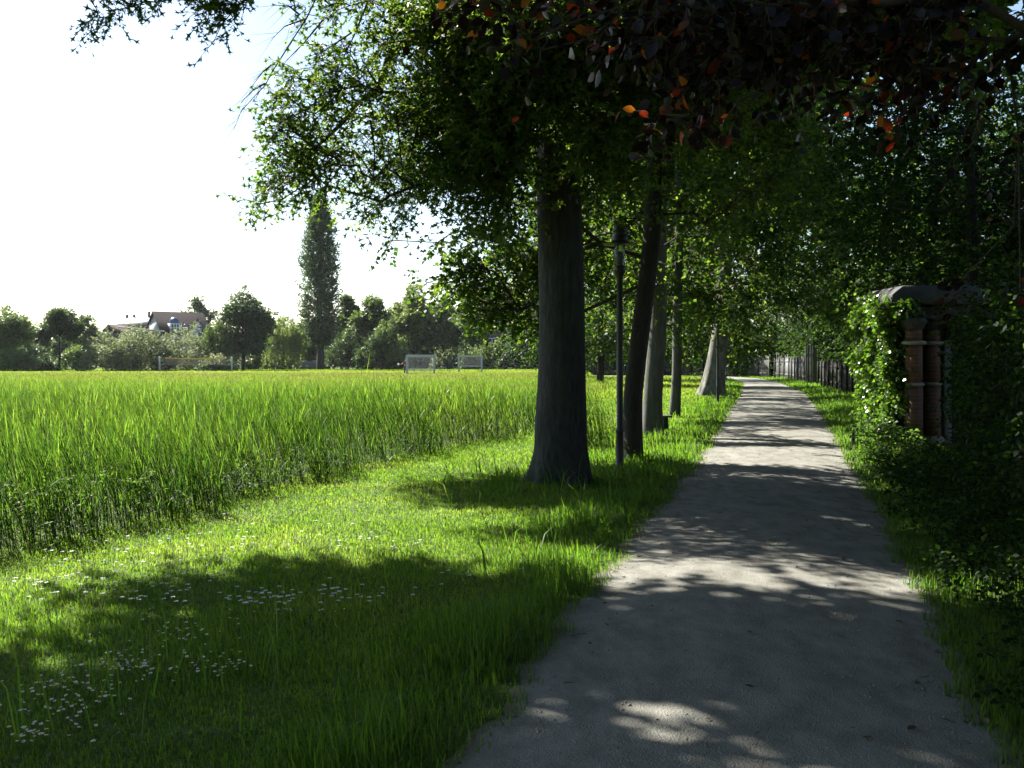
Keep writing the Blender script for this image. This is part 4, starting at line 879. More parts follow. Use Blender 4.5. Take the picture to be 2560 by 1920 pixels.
# the player beside the goal with a white ball
def player():
    p = at(405.9, 372, 118); b = (p[0], 118.0, 0)
    o = thing('person', b, 'person in a dark red top and dark trousers beside the barred goal', 'person')
    def skin(name, J, E, Rr, mat, root=0):
        me = bpy.data.meshes.new(name); me.from_pydata([tuple(j) for j in J], E, []); ob = bpy.data.objects.new(name, me); COL.objects.link(ob); ob.parent = o
        m = ob.modifiers.new('skin', 'SKIN'); m.use_smooth_shade = True
        if not me.skin_vertices: me.skin_vertices.new()
        for i, r in enumerate(Rr): me.skin_vertices[0].data[i].radius = (r, r)
        me.skin_vertices[0].data[root].use_root = True
        s = ob.modifiers.new('sub', 'SUBSURF'); s.levels = 1; s.render_levels = 2; me.materials.append(mat); return ob
    cl = noise_mat('skin', [(.42, .25, .18), (.5, .31, .23)], 4, 3, .6, 0)
    shirt = noise_mat('dark_red_cloth', [(.13, .012, .016), (.18, .02, .022)], 6, 4, .9, 0); trou = noise_mat('dark_cloth', [(.012, .013, .018), (.025, .026, .03)], 6, 4, .9, 0)
    J = [(0, 0, .95), (0, 0, 1.18), (0, .01, 1.40), (0, 0, 1.52), (0, -.01, 1.62), (0, -.01, 1.74), (.10, 0, .90), (.12, -.02, .50), (.13, .02, .08), (.13, -.14, .03), (-.10, 0, .90), (-.13, -.04, .50), (-.15, .03, .08), (-.15, -.13, .03),
         (.19, .01, 1.40), (.27, .0, 1.13), (.26, -.12, .92), (-.19, .01, 1.40), (-.36, -.04, 1.20), (-.52, -.16, 1.12)]
    E = [(0, 1), (1, 2), (2, 3), (3, 4), (4, 5), (0, 6), (6, 7), (7, 8), (8, 9), (0, 10), (10, 11), (11, 12), (12, 13), (2, 14), (14, 15), (15, 16), (2, 17), (17, 18), (18, 19)]
    Rr = [.14, .13, .14, .055, .095, .075, .085, .06, .042, .035, .085, .06, .042, .035, .06, .042, .03, .06, .042, .03]
    for hand, dirn in ((16, (0, -.35, -1)), (19, (-.95, -.35, -.1))):      # palm, four fingers and a thumb
        h = np.array(J[hand]); d = np.array(dirn) / np.linalg.norm(dirn); s = np.cross(d, (0, 0, 1)) if abs(d[2]) < .8 else np.array((1., 0, 0)); s = s / np.linalg.norm(s); u = np.cross(s, d)
        k = len(J); J.append(tuple(h + d * .07)); E.append((hand, k)); Rr.append(.03)
        for f in range(4):
            r0 = h + d * .085 + s * (f - 1.5) * .02; L = (.07, .085, .08, .06)[f]; q = len(J)
            J += [tuple(r0), tuple(r0 + d * L * .55 + u * .008), tuple(r0 + d * L * .9 + u * .03)]; E += [(k, q), (q, q + 1), (q + 1, q + 2)]; Rr += [.010, .009, .007]
        q = len(J); J += [tuple(h + d * .03 + s * .035), tuple(h + d * .07 + s * .06)]; E += [(k, q), (q, q + 1)]; Rr += [.012, .009]
    skin('body', J, E, Rr, cl)
    T = [(0, 0, .98), (0, 0, 1.18), (0, .01, 1.40), (0, 0, 1.47), (.19, .01, 1.40), (.25, 0, 1.2), (-.19, .01, 1.40), (-.31, -.03, 1.25)]
    skin('shirt', T, [(0, 1), (1, 2), (2, 3), (2, 4), (4, 5), (2, 6), (6, 7)], [.165, .155, .165, .07, .08, .065, .08, .065], shirt)
    T = [(0, 0, 1.0), (0, 0, .92), (.10, 0, .85), (.12, -.02, .50), (.13, .02, .12), (-.10, 0, .85), (-.13, -.04, .50), (-.15, .03, .12)]
    skin('trousers', T, [(0, 1), (1, 2), (2, 3), (3, 4), (1, 5), (5, 6), (6, 7)], [.15, .16, .105, .08, .065, .105, .08, .065], trou)
    mb = MB(); lathe(mb, [(.085, 1.68), (.108, 1.72), (.105, 1.78), (.07, 1.83), (.01, 1.845)], (b[0], b[1] + .015, 0), 14); mb.build('hair', M['twig'], o, smooth=True)
    for s in (-.035, .035):
        mb = MB(); lathe(mb, [(.002, -.012), (.012, 0), (.002, .012)], (b[0] + s, b[1] - .098, 1.675), 8); mb.build('eye', M['glassdark'], o)
    mb = MB(); lathe(mb, [(.02, -.03), (.018, -.01), (.004, .03)], (b[0], b[1] - .105, 1.645), 8); mb.build('nose', cl, o)
    c = np.array(b) + [-.80, -.22, 1.10]; th = np.linspace(-math.pi / 2 + .05, math.pi / 2 - .05, 9)
    mb = MB(); lathe(mb, [(.12 * math.cos(t), .12 * math.sin(t)) for t in th], (0, 0, 0), 16)
    ball = mb.build('ball', M['white'], None, smooth=True); ball.location = tuple(c); tag(ball, 'white ball held out just left of the barred goal', 'ball')
player()
for i, (px, r_, lab) in enumerate(((438, .32, 'small pale boulder left of its two larger neighbours behind the goals'), (442, .46, 'largest pale boulder of three behind the goals'), (445.5, .34, 'small pale boulder right of the largest one behind the goals'))):
    c = at(px, 366, 172); bm = bmesh.new(); bmesh.ops.create_icosphere(bm, subdivisions=3, radius=1)
    for v in bm.verts:
        k = 1 + .16 * math.sin(v.co.x * 3 + i) + .13 * math.sin(v.co.y * 4.1 + v.co.z * 2 + i * 2); v.co = Vector((v.co.x * r_ * 1.15 * k, v.co.y * r_ * k, max(v.co.z * r_ * 1.25 * k, -.1)))
    me = bpy.data.meshes.new('boulder'); bm.to_mesh(me); bm.free(); me.materials.append(M['boulder']); ob = bpy.data.objects.new('boulder', me); COL.objects.link(ob)
    ob.location = (c[0], 172, 0); tag(ob, lab, 'boulder', 'pale boulders at the edge of the far lawn')

# ------------------------------------------------------------------ brick gateway on the right
def gateway():
    o = thing('gatehouse', (8.9, 20.4, 0), 'dark walled gatehouse with a grey slab roof above the brick columns', 'gatehouse')
    mb = MB(); box(mb, 7.28, 11.6, 20.0, 20.85, -.1, 2.62); bevel(mb.build('wall', M['plaster'], o), .02)
    mb = MB(); box(mb, 7.36, 9.75, 19.28, 19.997, 2.36, 2.60); box(mb, 9.753, 11.6, 19.28, 19.997, 2.37, 2.60); bevel(mb.build('lintel', M['plaster'], o), .015)
    for x0, x1, zt in ((7.0, 8.78, 2.98), (8.80, 11.7, 3.0)):
        mb = MB(); ch = .17 if x0 < 7.5 else .07; y0, y1, z0 = 19.15, 21.0, 2.623
        v = [(x0, y0, z0), (x1, y0, z0), (x1, y1, z0), (x0, y1, z0), (x0, y0, zt - ch), (x1, y0, zt - .05), (x1, y1, zt - .05), (x0, y1, zt - ch), (x0 + ch * 1.3, y0 + .05, zt), (x1 - .07, y0 + .05, zt), (x1 - .07, y1 - .05, zt), (x0 + ch * 1.3, y1 - .05, zt)]
        mb.add(v, [[0, 3, 2, 1], [0, 1, 5, 4], [1, 2, 6, 5], [2, 3, 7, 6], [3, 0, 4, 7], [4, 5, 9, 8], [5, 6, 10, 9], [6, 7, 11, 10], [7, 4, 8, 11], [8, 9, 10, 11]])
        bevel(mb.build('roof_slab', M['slate'], o), .025)
    mb = MB(); box(mb, 8.3, 9.4, 19.95, 19.998, 0, 2.2); bevel(mb.build('door', M['dark_wood'], o), .008)
gateway()
for i, (x, y, lab) in enumerate(((7.38, 19.1, 'front red brick column with stone rings beside the ivy'), (7.92, 19.62, 'second red brick column standing behind the front one'))):
    o = thing('brick_column', (x, y, 0), lab, 'column', 'brick columns of the gateway'); c = (x, y, 0)
    mb = MB(); lathe(mb, [(.17, .0), (.17, 1.12)], c, 8); mb.build('lower_shaft', M['brick'], o)
    mb = MB(); lathe(mb, [(.16, 1.18), (.16, 1.88)], c, 8); mb.build('upper_shaft', M['brick'], o)
    mb = MB(); lathe(mb, [(.155, 1.95), (.155, 2.16)], c, 8); mb.build('neck', M['brick'], o)
    for z0, h, r_ in ((1.12, .06, .185), (1.88, .07, .215)):
        mb = MB(); lathe(mb, [(r_ - .03, z0), (r_, z0 + h * .25), (r_, z0 + h * .75), (r_ - .03, z0 + h)], c, 16); mb.build('ring', M['stone'], o)
    mb = MB(); lathe(mb, [(.16, 2.16), (.19, 2.19), (.20, 2.24), (.235, 2.27), (.235, 2.355)], c, 8); mb.build('capital', M['plaster'], o)
    mb = MB(); lathe(mb, [(.24, -.05), (.24, .10), (.19, .17)], c, 8); mb.build('base', M['stone'], o)
mb = MB(); box(mb, 8.2, 8.34, 19.72, 19.84, -.02, 1.98); post = bevel(mb.build('wooden_post', M['white_wood'], None, loc=(8.27, 19.78, 0)), .01)
tag(post, 'slim pale wooden post behind the two brick columns', 'post')
mb = MB(); box(mb, 7.06, 7.27, 19.92, 20.04, -.02, .86); post = bevel(mb.build('gate_post', M['white_wood'], None, loc=(7.16, 20, 0)), .012)
tag(post, 'whitewashed stump of a gate post below the hanging ivy', 'post')
def ivy():
    rng = np.random.default_rng(81); lf, wd = MB(), MB()
    n = 1400; z = rng.uniform(.25, 2.80, n)
    f = np.interp(z, [.2, .8, 1.4, 2.0, 2.6, 2.95], [.14, .20, .28, .36, .42, .26])
    x = 7.30 - f * rng.uniform(0, .95, n) + .06 * np.sin(z * 7); y = rng.uniform(19.25, 20.95, n)
    x += .05 * np.sin(y * 9) + .06 * rng.normal(0, 1, n)
    C = np.column_stack([x, y, z])
    C = np.concatenate([C, blob(34, (7.30, 19.12, 2.58), (.20, .12, .20), rng, 0), blob(20, (6.85, 20.3, 1.75), (.16, .3, .18), rng, 0), blob(30, (7.05, 19.4, .4), (.25, .3, .35), rng, 0), blob(50, (7.22, 19.2, 1.4), (.12, .16, 1.2), rng, 0)])
    o = thing('ivy', (7.2, 20, 0), 'sunlit ivy hanging over the left end of the gatehouse', 'ivy')
    for k in range(16):
        yy = 20.02 + k * .052; xx = 7.255; zz = np.linspace(0, 2.7, 10); w = .05 * np.sin(zz * 4 + k)
        P = np.column_stack([np.full(10, xx), yy + w, zz]); tubes(wd, P[:-1], P[1:], .012, .01, 5)
    foliage(lf, C, .07, np.array([7.6, 20.2, 1.5]), 4, .16, 6, .068, .95, .55, 'broad', wd, .002, .15, .5, rng)
    wd.build('stems', M['twig'], o); lf.build('foliage', M['ivy'], o)
ivy()

# ------------------------------------------------------------------ board fences
def fence(name, label, pts, h, mats, seed, bw=.14, post_gap=2.2, jit=.06, gap=.012, pm='grey_wood', group='board fences along the path'):
    rng = np.random.default_rng(seed); P = np.array(pts, float); o = thing(name, (P[:, 0].mean(), P[:, 1].mean(), 0), label, 'fence', group)
    for a, b in zip(P[:-1], P[1:]):
        L = np.linalg.norm(b - a); d = (b - a) / L; nn = np.array([-d[1], d[0]]); ang = math.atan2(d[1], d[0])
        sections = max(1, round(L / post_gap)); sl = L / sections
        for s in range(sections):
            s0 = a + d * sl * s; mb = MB(); k = int(sl / bw)
            for i in range(k):
                c = s0 + d * (i + .5) * sl / k; w = sl / k - gap; hh = h + rng.normal(0, jit)
                box(mb, c[0] - w / 2, c[0] + w / 2, c[1] - .012 + rng.normal(0, .004), c[1] + .012, -.03 + rng.uniform(0, .05), hh, a=rng.uniform(), rot=ang, piv=c)
            for zz in (.35, h - .3):
                c = s0 + d * sl / 2 + nn * .035; box(mb, c[0] - sl / 2, c[0] + sl / 2, c[1] - .018, c[1] + .018, zz, zz + .08, rot=ang, piv=c)
            mb.build('board_panel', M[mats[rng.integers(len(mats))]], o)
        for s in range(sections + 1):
            c = a + d * sl * s + nn * .11; mb = MB(); box(mb, c[0] - .05, c[0] + .05, c[1] - .05, c[1] + .05, -.05, h + .04, rot=ang, piv=c); mb.build('post', M[pm], o)
fence('board_fence', 'dark close-boarded fence beyond the gateway', [(13.9, 41), (15.1, 45), (19.1, 64.5)], 1.5, ['dark_wood'], 1, pm='dark_wood')
fence('board_fence', 'uneven pale boarded stretch of fence with a bright white panel', [(20.3, 70), (23.0, 86), (23.6, 93)], 1.75, ['grey_wood', 'white_wood', 'dark_wood', 'grey_wood'], 2, jit=.16)
fence('board_fence', 'grey fence closing the far end of the path', [(23.4, 94.2), (21.0, 106.5), (8, 110)], 2.0, ['dark_wood', 'grey_wood'], 3, jit=.05, post_gap=2.6)
def tall_boards():
    o = thing('gate_boards', (19.55, 68, 0), 'tall narrow pale weathered gate leaf standing up above the fence', 'gate', None)
    for k, (x, h) in enumerate(((19.24, 2.52), (19.40, 2.60), (19.56, 2.66), (19.72, 2.55), (19.86, 2.4))):
        mb = MB(); box(mb, x - .07, x + .07, 67.98, 68.02, -.03, h); bevel(mb.build('board', M['white_wood' if k in (0, 2) else 'grey_wood'], o), .006)
    for zz in (.5, 1.9):
        mb = MB(); box(mb, 19.16, 19.94, 68.023, 68.08, zz, zz + .1); mb.build('cross_rail', M['grey_wood'], o)
tall_boards()

# ------------------------------------------------------------------ houses behind the trees on the left
def prism(mb, x0, x1, y0, y1, z0, z1, axis='x'):
    """gable roof block with overhang"""
    ym = (y0 + y1) / 2; xm = (x0 + x1) / 2
    if axis == 'x':
        v = [(x0, y0, z0), (x1, y0, z0), (x1, y1, z0), (x0, y1, z0), (x0, ym, z1), (x1, ym, z1)]
        mb.add(v, [[0, 1, 5, 4], [2, 3, 4, 5], [0, 3, 2, 1]], [[1, 2, 5], [3, 0, 4]])
    else:
        v = [(x0, y0, z0), (x1, y0, z0), (x1, y1, z0), (x0, y1, z0), (xm, y0, z1), (xm, y1, z1)]
        mb.add(v, [[1, 2, 5, 4], [3, 0, 4, 5], [0, 3, 2, 1]], [[0, 1, 4], [2, 3, 5]])
def roofed(o, x0, x1, y0, y1, ze, zr, axis, wall, roof, rot, piv, th=.25, ov=.5):
    mb = MB(); box(mb, x0, x1, y0, y1, -.1, ze)
    if axis == 'x': prism(mb, x0, x1, y0, y1, ze + .002, zr - .3, 'x')
    else: prism(mb, x0, x1, y0, y1, ze + .002, zr - .3, 'y')
    mb.V = [rotz(v, rot, piv) for v in mb.V]; mb.build('wall', M[wall], o)
    mb = MB(); k = (zr - ze)
    if axis == 'x':
        ym = (y0 + y1) / 2; sl = k / (ym - y0)
        for ys, s in ((y0, 1), (y1, -1)):
            a = (ys - s * ov, ze - sl * ov); b = (ym, zr)
            v = [(x0 - ov, a[0], a[1]), (x1 + ov, a[0], a[1]), (x1 + ov, b[0], b[1]), (x0 - ov, b[0], b[1])]; v += [(p[0], p[1], p[2] + th) for p in v]; mb.add(v, BQ)
    else:
        xm = (x0 + x1) / 2; sl = k / (xm - x0)
        for xs, s in ((x0, 1), (x1, -1)):
            a = (xs - s * ov, ze - sl * ov); b = (xm, zr)
            v = [(a[0], y0 - ov, a[1]), (b[0], y0 - ov, b[1]), (b[0], y1 + ov, b[1]), (a[0], y1 + ov, a[1])]; v += [(p[0], p[1], p[2] + th) for p in v]; mb.add(v, BQ)
    mb.V = [rotz(v, rot, piv) for v in mb.V]; return mb.build('roof', M[roof], o)
def houses():
    Yh = 250.0
    c = at(172, 360, Yh); o = thing('house', (c[0], Yh, 0), 'house with a steep dark roof, pale gable and blue domed dormer', 'house', 'houses beyond the far trees')
    x0 = at(162.9, 0, Yh)[0]; x1 = x0 + 12.0; zr = at(0, 311.5, Yh)[2]; ze = at(0, 333, Yh)[2]; rot = rad(40); piv = (x0, Yh)
    roofed(o, x0, x1, Yh, Yh + 11, ze, zr, 'x', 'render', 'roof_dark', rot, piv)
    # dormer with white lattice windows under a blue dome
    def turned(mb, name, mat, par, smooth=False):
        mb.V = [rotz(v, rot, piv) for v in mb.V]; return mb.build(name, mat, par, smooth=smooth)
    dz = at(0, 331.5, Yh)[2]
    for dx, hw, h, dome in ((x0 + 3.4, 1.35, 2.0, [(1.12, 0), (1.10, .6), (.98, 1.05), (.62, 1.4), (.1, 1.55)]), (x0 + 6.0, .5, 1.2, [(.42, 0), (.40, .35), (.26, .65), (.05, .78)])):
        y0 = Yh + .1 if hw > 1 else Yh + .6
        mb = MB(); box(mb, dx - hw, dx + hw, y0, y0 + 4, dz - .2, dz + h); d = turned(mb, 'dormer', M['white'], o)
        mb = MB(); k = 4 if hw > 1 else 1; rws = 2 if hw > 1 else 1; cw = 2 * hw / k
        for c_ in range(k):
            for r in range(rws): box(mb, dx - hw + c_ * cw + .1, dx - hw + (c_ + 1) * cw - .1, y0 - .02, y0 - .003, dz + .15 + r * .92, dz + .15 + r * .92 + (.74 if hw > 1 else .8))
        turned(mb, 'panes', M['glassdark'], d)
        mb = MB(); lathe(mb, dome, (dx, y0 + hw, dz + h + .003), 16); turned(mb, 'dome', M['blue'], d, True)
    # right wing
    w0, w1 = at(190, 0, Yh - 3)[0], at(204, 0, Yh - 3)[0]
    c = at(197, 360, Yh - 4); o2 = thing('house', (c[0], Yh - 4, 0), 'house wing with a pale pointed gable and blue-black roof with a skylight', 'house', 'houses beyond the far trees')
    zz = at(0, 319.5, Yh - 4)[2]; roofed(o2, w0, w0 + 4.2, Yh - 4, Yh + 2, at(0, 334, Yh)[2], zz, 'y', 'white', 'roof_dark', rad(18), (w0, Yh - 4), ov=.35)
    mb = MB(); a = at(192.5, 337, Yh - 6); b = at(204, 326, Yh - 6)
    v = [(a[0], Yh - 6, 2), (b[0], Yh - 6, 2), (b[0], Yh - 6, a[2]), (a[0], Yh - 6, a[2]), (a[0] + 1, Yh - 4.6, b[2]), (b[0], Yh - 4.6, b[2]), (b[0], Yh - 4.6, 2), (a[0] + 1, Yh - 4.6, 2)]
    mb.add(v, [[0, 1, 2, 3], [3, 2, 5, 4], [0, 3, 4, 7], [1, 6, 5, 2]]); rf = mb.build('extension', M['glassdark'], o2)
    sk = at(200, 330.5, Yh - 5.6); mb = MB(); box(mb, sk[0] - .3, sk[0] + .3, Yh - 5.72, Yh - 5.6, sk[2] - .3, sk[2] + .5); mb.build('skylight', M['roof_pale'], rf)
    # low brown-roofed house and long pale-roofed hall
    Yl = 228.0
    a, b = at(101, 0, Yl)[0], at(124, 0, Yl)[0]; o3 = thing('house', ((a + b) / 2, Yl, 0), 'low house with a brown roof and a small reddish gable', 'house', 'houses beyond the far trees')
    roofed(o3, a, b - 1, Yl, Yl + 7, at(0, 334, Yl)[2], at(0, 325.5, Yl)[2], 'y', 'darkbrick', 'roof_brown', rad(-8), (a, Yl), ov=.5)
    g = at(106, 332, Yl - 1); mb = MB(); box(mb, g[0] - .5, g[0] + .5, Yl - .04, Yl - .003, g[2] - .4, g[2] + .6); mb.build('window', M['white'], o3)
    Ym = 262.0
    a, b = at(118, 0, Ym)[0], at(153, 0, Ym)[0]; o4 = thing('hall', ((a + b) / 2, Ym, 0), 'long hall with a pale sheet roof left of the dark-roofed house', 'hall', 'houses beyond the far trees')
    roofed(o4, a, b, Ym, Ym + 16, at(0, 325, Ym)[2], at(0, 317, Ym)[2], 'x', 'roof_brown', 'roof_pale', 0, (a, Ym), ov=.2)
    mb = MB()
    for px in (127, 134, 149):
        p = at(px, 318, Ym + 8); box(mb, p[0] - .25, p[0] + .25, Ym + 7.8, Ym + 8.3, p[2] - 1, p[2] + .9 + (px == 149) * .8)
    mb.build('chimneys', M['darkbrick'], o4)
    Yf = 222.0; a, b = at(118, 0, Yf)[0], at(153.5, 0, Yf)[0]; za, zb = at(0, 326.5, Yf)[2], at(0, 330, Yf)[2]
    o5 = thing('shed', ((a + b) / 2, Yf, 0), 'long shed with a thin pale sloping roof edge behind the willows', 'shed', 'houses beyond the far trees')
    mb = MB(); box(mb, a + .3, b - .3, Yf + .4, Yf + 6, -.1, zb - .35); mb.build('wall', M['dark_wood'], o5)
    mb = MB(); v = [(a, Yf, za - .3), (b, Yf, zb - .3), (b, Yf + 7, zb - .3), (a, Yf + 7, za - .3)]; v += [(p[0], p[1], p[2] + .35) for p in v]; mb.add(v, BQ); mb.build('roof', M['roof_pale'], o5)
    # brick apartment house half hidden by trees
    Ya = 205.0; a, b = at(462, 0, Ya)[0], at(560, 0, Ya)[0]; o6 = thing('apartment_house', ((a + b) / 2, Ya + 6, 0), 'dark brick apartment house with white windows hidden behind the trees', 'apartment house', 'houses beyond the far trees')
    mb = MB(); box(mb, a, b, Ya, Ya + 12, -.1, at(0, 300, Ya)[2]); mb.build('wall', M['darkbrick'], o6)
    mb = MB(); zt = at(0, 300, Ya)[2]; prism(mb, a - .5, b + .5, Ya - .6, Ya + 12.6, zt + .002, zt + 4, 'x'); mb.build('roof', M['roof_dark'], o6)
    for r, py in enumerate((313.5, 327.5, 342)):
        for px in (468, 479, 492, 503, 516, 528, 541, 552):
            w = at(px, py, Ya); mb = MB(); box(mb, w[0] - .75, w[0] + .75, Ya - .06, Ya - .003, w[2] - .8, w[2] + .8); f = mb.build('window', M['white'], o6)
            mb = MB(); box(mb, w[0] - .62, w[0] - .06, Ya - .075, Ya - .062, w[2] - .66, w[2] + .66); box(mb, w[0] + .06, w[0] + .62, Ya - .075, Ya - .062, w[2] - .66, w[2] + .66); mb.build('pane', M['glassdark'], f)
houses()
fence('low_fence', 'low grey-blue fence at the foot of the far trees', [(-39.0, 180), (-31.5, 180)], 1.5, ['bluegrey'], 9, bw=.3, pm='bluegrey', group=None)

# ------------------------------------------------------------------ far trees
def far_tree(name, label, cat, px, top, w, Y, mat, seed, shape='round', base_z=1.5, n=46, ll=None, nt=9, group='trees along the far side of the lawn', base=None, bark='bark2', up=.6, density=1.0):
    rng = np.random.default_rng(seed); c = at(px, 360, Y); x = c[0]; H = at(px, top, Y)[2]; wr = w / FOC * Y / 2
    o = thing(name, (x, Y, 0), label, cat, group); ll = ll or Y * .0021
    tr, wd, lf = MB(), MB(), MB()
    r0 = .02 * H + .05
    if shape == 'poplar':
        z = rng.uniform(base_z, H, int(n * 6)); t = (z - base_z) / (H - base_z)
        f = np.interp(t, [0, .08, .25, .55, .8, .93, 1], [.40, .75, 1.0, .98, .62, .30, .02]) * wr * (1 + .10 * np.sin(z * 1.9 + seed))
        a = rng.uniform(0, 6.28, len(z)); q = rng.uniform(.1, 1, len(z)) ** .5
        C = np.column_stack([x + np.cos(a) * q * f, Y + np.sin(a) * q * f, z]); Rr = .30 * wr
        foliage(lf, C, Rr, np.array([x, Y, H]), nt, .8, 7, ll, .8, -.6, 'broad', None, .01, .3, .2, rng)
    elif shape == 'willow':
        k = int(n * 2.2); a = rng.uniform(0, 6.28, k); q = rng.uniform(.2, 1, k) ** .6
        z = base_z + (H - base_z) * (1 - q ** 2 * .35) * rng.uniform(.35, 1, k)
        C = np.column_stack([x + np.cos(a) * q * wr, Y + np.sin(a) * q * wr, z]); foliage(lf, C, wr * .13, np.array([x, Y, H]), nt, H * .16, 9, ll, .45, 1.6, 'broad', None, .01, .1, .2, rng)
    elif shape == 'shrub':
        a = rng.uniform(0, 6.28, n * 2); q = rng.uniform(0, 1, n * 2) ** .5; zt = H * (1 - q ** 2.6 * .8) * (1 + .10 * np.sin(a * 3 + seed) + .08 * np.sin(a * 7)); z = zt * rng.uniform(.01, 1, n * 2) ** .75
        C = np.column_stack([x + np.cos(a) * q * wr, Y + np.sin(a) * q * wr * .8, z]); foliage(lf, C, .13 * wr, np.array([x, Y, .2 * H]), nt, .15 * wr + .35, 8, ll, .6, -.25, 'broad', None, .01, .5, .6, rng)
    else:
        K = max(10, n // 5); zc = (H + base_z) / 2; hz = (H - base_z) / 2; C = []
        main = blob(K, (x, Y, zc), (wr * .72, wr * .72, hz * .80), rng, .3)
        main = np.vstack([main, [x, Y, H - hz * .22], [x - wr * .65, Y, zc - hz * .1], [x + wr * .68, Y, zc]])
        for m in main:
            s = rng.uniform(.24, .42) * wr; C.append(blob(n // K + 6, m, (s, s, s * rng.uniform(.55, .85)), rng, .3))
        C = np.concatenate(C); C = C[C[:, 2] > base_z * .6]
        foliage(lf, C, .10 * wr + .15, np.array([x, Y, zc - hz * .4]), nt, .10 * wr + .35, 8, ll, .8, .1, 'broad', None, .01, .7, .5, rng)
        T = np.column_stack([np.full(6, x), np.full(6, Y), np.linspace(base_z * .8, zc, 6)]); limbs(wd, T, None, main, .05, r0 * .6, rng, step=2)
    zz = np.linspace(-.1, H * (.9 if shape == 'poplar' else .55), 12)
    sweep(tr, np.column_stack([x + .1 * np.sin(zz * .5), np.full(12, Y), zz]), np.interp(zz, [0, zz[-1]], [r0, r0 * .4]), 10, flare=.4, fh=.5, rng=rng)
    tr.build('trunk', M[bark], o, smooth=True)
    if wd.n: wd.build('branches', M['twig'], o)
    lf.build('crown', M[mat], o); return o
FT = [
 ('leafy_tree', 'ragged tree cut by the left edge of the picture', 4, 309, 58, 150, 'bg1', 'round', 1.0, 80),
 ('round_tree', 'small round-headed dark tree on a bare trunk left of the willows', 59, 310, 44, 150, 'bg3', 'round', 3.0, 90),
 ('leafy_tree', 'low rounded tree peeping out behind the round-headed one', 88, 317, 34, 215, 'bg1', 'round', 2.0, 50),
 ('leafy_tree', 'thin ragged tree between the left edge tree and the round-headed one', 31, 330, 34, 190, 'bg1', 'round', .6, 60),
 ('leafy_tree', 'tall dark tree with pale drooping strands right of the house', 243, 292, 62, 158, 'bg3', 'round', 1.2, 150),
 ('weeping_willow', 'weeping willow hanging in front of the tall dark tree left side', 219, 314, 26, 155, 'bg1', 'willow', 1.5, 40),
 ('weeping_willow', 'pale weeping willow left of the poplar', 283, 308, 34, 168, 'bg2', 'willow', 1.6, 60),
 ('leafy_tree', 'low leafy tree between the pale willow and the poplar', 303, 322, 34, 186, 'bg1', 'round', .6, 60),
 ('leafy_tree', 'narrow tree rising just right of the poplar', 347, 291, 26, 186, 'bg1', 'round', 1, 60),
 ('leafy_tree', 'wide round tree two steps right of the poplar', 372, 296, 46, 182, 'bg1', 'round', .8, 100),
 ('leafy_tree', 'tall yellowish tree above the barred goal', 412, 285, 50, 184, 'bg2', 'round', 1.5, 110),
 ('weeping_willow', 'thin weeping willow between the wide tree and the tall yellowish one', 386, 310, 24, 176, 'bg1', 'willow', 1, 40),
 ('leafy_tree', 'mid-height tree above the gap between the goals', 443, 296, 40, 180, 'bg1', 'round', .8, 90),
 ('leafy_tree', 'tree above the netted goal', 474, 292, 44, 190, 'bg1', 'round', 2.5, 60),
 ('leafy_tree', 'tree in front of the brick apartment house windows', 513, 322, 34, 180, 'bg1', 'round', .8, 60),
 ('leafy_tree', 'big tree over the apartment house roof', 512, 283, 60, 226, 'bg1', 'round', 6, 100),
 ('leafy_tree', 'dark tree half behind the thick grey trunk', 548, 300, 50, 176, 'bg3', 'round', .8, 90),
 ('leafy_tree', 'dark tree between the thick trunk and the near lamp', 598, 300, 56, 165, 'bg3', 'round', .8, 110),
 ('leafy_tree', 'far tree seen between the slim trunks', 648, 296, 60, 160, 'bg3', 'round', .8, 110),
 ('leafy_tree', 'far tree left of the mottled trunk', 692, 300, 60, 150, 'bg3', 'round', .8, 110),
]
for i, (nm, lab, px, top, w, Y, mt, sh, bz, n) in enumerate(FT):
    far_tree(nm, lab, 'tree', px, top, w, Y, mt, 100 + i, sh, bz, n)
for i, (px, top, w) in enumerate([(262, 322, 40), (292, 330, 40), (330, 318, 46), (362, 312, 44), (395, 306, 50), (428, 306, 50), (462, 303, 50), (500, 300, 60), (545, 306, 60), (590, 306, 66), (640, 308, 66), (700, 306, 70), (18, 326, 60), (66, 338, 50), (104, 342, 30)]):
    far_tree('leafy_tree', ['back row tree behind the tall dark tree with drooping strands', 'back row tree behind the pale weeping willow', 'back row tree behind the poplar', 'back row tree behind the narrow tree by the poplar', 'back row tree left of the yellowish tree', 'back row tree right of the yellowish tree', 'back row tree over the netted goal', 'back row tree beside the brick apartment house', 'back row tree behind the thick trunk', 'back row tree behind the lamp', 'back row tree behind the slim trunks', 'back row tree behind the mottled trunk', 'back row tree behind the left edge tree', 'back row tree behind the round-headed tree', 'back row tree left of the low brown-roofed house'][i], 'tree', px, top, w, 232 if px < 520 else 190, 'bg3' if i % 3 else 'bg1', 300 + i, 'round', .6, 80, nt=8)
far_tree('poplar_tree', 'tall slender dark poplar rising alone above the other far trees', 'tree', 320, 199, 37, 172, 'poplar', 140, 'poplar', 4.0, 105, ll=.32, nt=8)
far_tree('pine_tree', 'sparse dark pine showing sky through it behind the house', 'tree', 197, 301, 40, 285, 'bg3', 141, 'round', 9, 42, nt=6)
